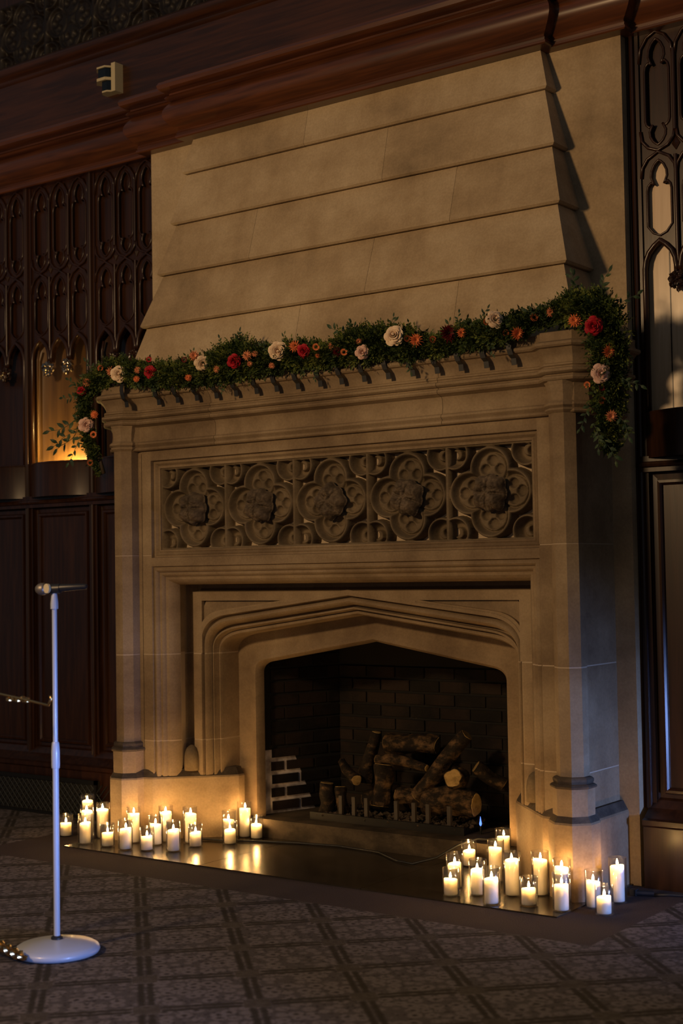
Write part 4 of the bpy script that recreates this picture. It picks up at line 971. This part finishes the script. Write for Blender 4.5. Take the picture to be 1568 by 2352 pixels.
# ------------------------------------------------------------------ cables
cb = MB().tube([(-5.575, 6.055, .014), (-5.51, 6.075, .014), (-5.45, 6.100, .014), (-5.36, 6.116, .014), (-5.285, 6.148, .014), (-5.20, 6.19, .014), (-4.95, 6.28, .013), (-4.70, 6.32, .014), (-4.42, 6.29, .014), (-4.22, 6.16, .014), (-4.10, 6.13, .015), (-4.00, 6.20, .045), (-3.93, 6.30, .10), (-3.85, 6.36, .130), (-3.78, 6.41, .120), (-3.72, 6.46, .117)], .0065, 8)
tag(cb.build('power_cable', BLACK, None, True), 'black cable running along the hearth foot between the candle groups', 'cable')
cb = MB().tube([(-2.80, 6.16, .006), (-2.74, 6.20, .007), (-2.60, 6.235, .007), (-2.40, 6.26, .007), (-1.90, 6.28, .007), (-1.2, 6.29, .007)], .008, 8)
tag(cb.build('floor_cable', BLACK, None, True), 'black cable on the carpet along the right oak base board', 'cable')
plg = MB().tube([(-2.875, 6.13, .014), (-2.80, 6.16, .014)], .013, 10); plg.box(-2.90, -2.87, 6.115, 6.145, .002, .03)
tag(plg.build('cable_plug', BLACK, None, 40), 'small dark plug lying at the foot of the chimney side', 'plug')
# ------------------------------------------------------------------ microphone stand
ms = empty('microphone_stand', (-4.372, 3.98, 0), 'white straight microphone stand with a round domed base', 'microphone stand')
MB().lathe([(.150, .001), (.165, .006), (.170, .016), (.166, .028), (.150, .038), (.10, .050), (.045, .058), (.001, .060)], (0, 0, 0), 56).build('base', WHITEM, ms, 50, local=True)
MB().lathe([(.024, .055), (.024, .066), (.016, .072)], (0, 0, 0), 20).build('base_socket', MICB, ms, 40, local=True)
MB().lathe([(.0125, .066), (.0125, .745)], (0, 0, 0), 20).build('lower_tube', WHITEM, ms, 40, local=True)
MB().lathe([(.0155, .735), (.017, .745), (.017, .80), (.0145, .835), (.012, .84)], (0, 0, 0), 20).build('clutch', WHITEM, ms, 40, local=True)
MB().lathe([(.0100, .83), (.0100, 1.385)], (0, 0, 0), 20).build('upper_tube', WHITEM, ms, 40, local=True)
MB().lathe([(.0155, 1.372), (.0155, 1.395), (.012, 1.425), (.009, 1.437)], (0, 0, 0), 16).build('clip_collar', WHITEM, ms, 40, local=True)
mc = empty('microphone', (-4.372, 3.98, 1.455), 'black handheld microphone lying level in the clip on the stand', 'microphone')
ax = Vector((.93, .33, .04)).normalized()
def axprof(mb, prof, o=Vector((0, 0, 0)), n=20):
    u = ax.orthogonal().normalized(); v = ax.cross(u)
    return mb.loft([[o+ax*s_+(u*math.cos(2*PI*j/n)+v*math.sin(2*PI*j/n))*r for j in range(n)] for s_, r in prof], True, True)
axprof(MB(), [(-.035, .020), (-.02, .019), (.02, .0165), (.14, .0115), (.145, .009)]).build('handle', MICB, mc, 40, local=True)
axprof(MB(), [(-.082, .006), (-.079, .014), (-.070, .021), (-.058, .025), (-.046, .0245), (-.036, .021)]).build('grille', MICG, mc, True, local=True)
MB().lathe([(.021, -.004), (.021, .004)], (0, 0, 0), 20)
hd = MB(); cc = Vector((-.012, -.026, 0))
hd.loft([[cc+Vector((math.cos(2*PI*j/16)*.017, dy, math.sin(2*PI*j/16)*.019)) for j in range(16)] for dy in (-.006, .004)], True, True)
hd.build('clip_knob', CREAMP, ms, 30).location = Vector((-4.372, 3.98, 1.455))
cl = MB(); axprof(cl, [(-.018, .021), (.028, .020)]); cl.build('microphone_clip', MICB, ms, 40).location = Vector((-4.372, 3.98, 1.453))
# ------------------------------------------------------------------ ornate brass stand at the left frame edge
bs = empty('brass_stand', (-4.62, 3.72, 0), 'ornate brass stand with twisted foot and side arm, cut by the left edge', 'stand')
MB().lathe([(.014, .10), (.014, .55), (.024, .57), (.024, .60), (.013, .62), (.013, 1.0), (.022, 1.02), (.022, 1.08), (.010, 1.10)], (0, 0, 0), 16).build('column', BRASS, bs, 40, local=True)
def twist(pts, R, name, turns):
    mb = MB(); n = 12; M_ = 90; P = [Vector(p) for p in pts]; cs = []
    for i in range(M_+1):
        f = i/M_*(len(P)-1); k = min(int(f), len(P)-2); c = P[k].lerp(P[k+1], f-k); t = (P[k+1]-P[k]).normalized(); u = t.cross(Vector((0, 0, 1))).normalized(); v = t.cross(u)
        ph = turns*2*PI*i/M_
        cs.append([c+(u*math.cos(2*PI*j/n+ph)+v*math.sin(2*PI*j/n+ph))*R*(1+.38*math.cos(3*2*PI*j/n))*(1-.6*max(0, i/M_-.85)/.15) for j in range(n)])
    mb.loft(cs, True, True); mb.build(name, BRASS, bs, 50, local=True)
twist([(0, 0, .115), (.10, .02, .10), (.20, .045, .062), (.285, .07, .028)], .017, 'twisted_foot', 3.0)
twist([(0, 0, .115), (-.10, .02, .10), (-.20, .045, .062), (-.285, .07, .028)], .017, 'twisted_foot', 3.0)
twist([(0, 0, .10), (.10, -.10, .06), (.235, -.16, .028)], .015, 'twisted_foot', 2.4)
ar = MB().tube([(0, 0, 1.06), (.20, -.02, 1.058), (.38, -.03, 1.040), (.53, -.03, 1.022), (.535, -.03, 1.03), (.545, -.03, 1.048), (.54, -.03, 1.058)], .0052, 8)
for i, v in enumerate(ar.v): ar.v[i] = v
ar.build('side_arm', BRASS, bs, True, local=True)
cl = MB()
for k in range(5): cl.lathe([(.003, -.012), (.013, -.006), (.013, .006), (.003, .012)], (.30+.025*k, -.02, 1.035+.004*(k % 2)), 8)
cl.build('arm_ornament', BRASS, bs, 40, local=True)
# ------------------------------------------------------------------ wall box with two dark windows
wb = empty('wall_sensor', (-6.40, 6.33, 4.6), 'small cream box with two dark windows on the oak frieze', 'sensor box')
def poly_prism(mb, pts, z0, z1): return mb.loft([[(x, y, z0) for x, y in pts], [(x, y, z1) for x, y in pts]], True, True)
hexo = [(-6.485, 6.355), (-6.505, 6.31), (-6.455, 6.262), (-6.385, 6.262), (-6.345, 6.31), (-6.345, 6.355)]
hexi = [(-6.48, 6.352), (-6.495, 6.314), (-6.452, 6.272), (-6.388, 6.272), (-6.36, 6.312), (-6.36, 6.352)]
low_ = [(-6.455, 6.355), (-6.455, 6.31), (-6.425, 6.278), (-6.385, 6.278), (-6.352, 6.31), (-6.352, 6.355)]
poly_prism(MB(), hexo, 4.672, 4.682).build('top_plate', CREAMP, wb)
poly_prism(MB(), hexo, 4.592, 4.610).build('middle_plate', CREAMP, wb)
poly_prism(MB(), low_, 4.520, 4.530).build('bottom_plate', CREAMP, wb)
MB().box(-6.352, -6.318, 6.285, 6.355, 4.515, 4.695).build('back_box', CREAMP, wb)
poly_prism(MB(), hexi, 4.610, 4.672).build('upper_window', DARKG, wb)
poly_prism(MB(), low_, 4.530, 4.592).build('lower_window', DARKG, wb)
# ------------------------------------------------------------------ heating grille at the foot of the left panelling
hg = empty('heating_grille', (-7.4, 6.27, 0), 'dark pierced metal heating grille at the foot of the left panelling', 'grille')
MB().box(-8.6, -6.52, 6.275, 6.298, .01, .235).build('back_plate', SOOT, hg)
MB().box(-8.6, -6.52, 6.262, 6.280, .215, .24).box(-8.6, -6.52, 6.262, 6.280, .0, .018).box(-6.54, -6.52, 6.262, 6.280, .0, .24).build('grille_frame', IRON, hg)
lat = MB()
k = -8.6
while k < -6.56:
    for sg in (-1, 1): lat.tube([(k+(.0 if sg > 0 else .19), 6.270, .02), (k+(.19 if sg > 0 else .0), 6.270, .215)], .0035, 5, False)
    k += .045
tag(lat.build('lattice', plain('grille_metal', (0.05, 0.055, 0.055), .4, .6), hg, True), kind='stuff')
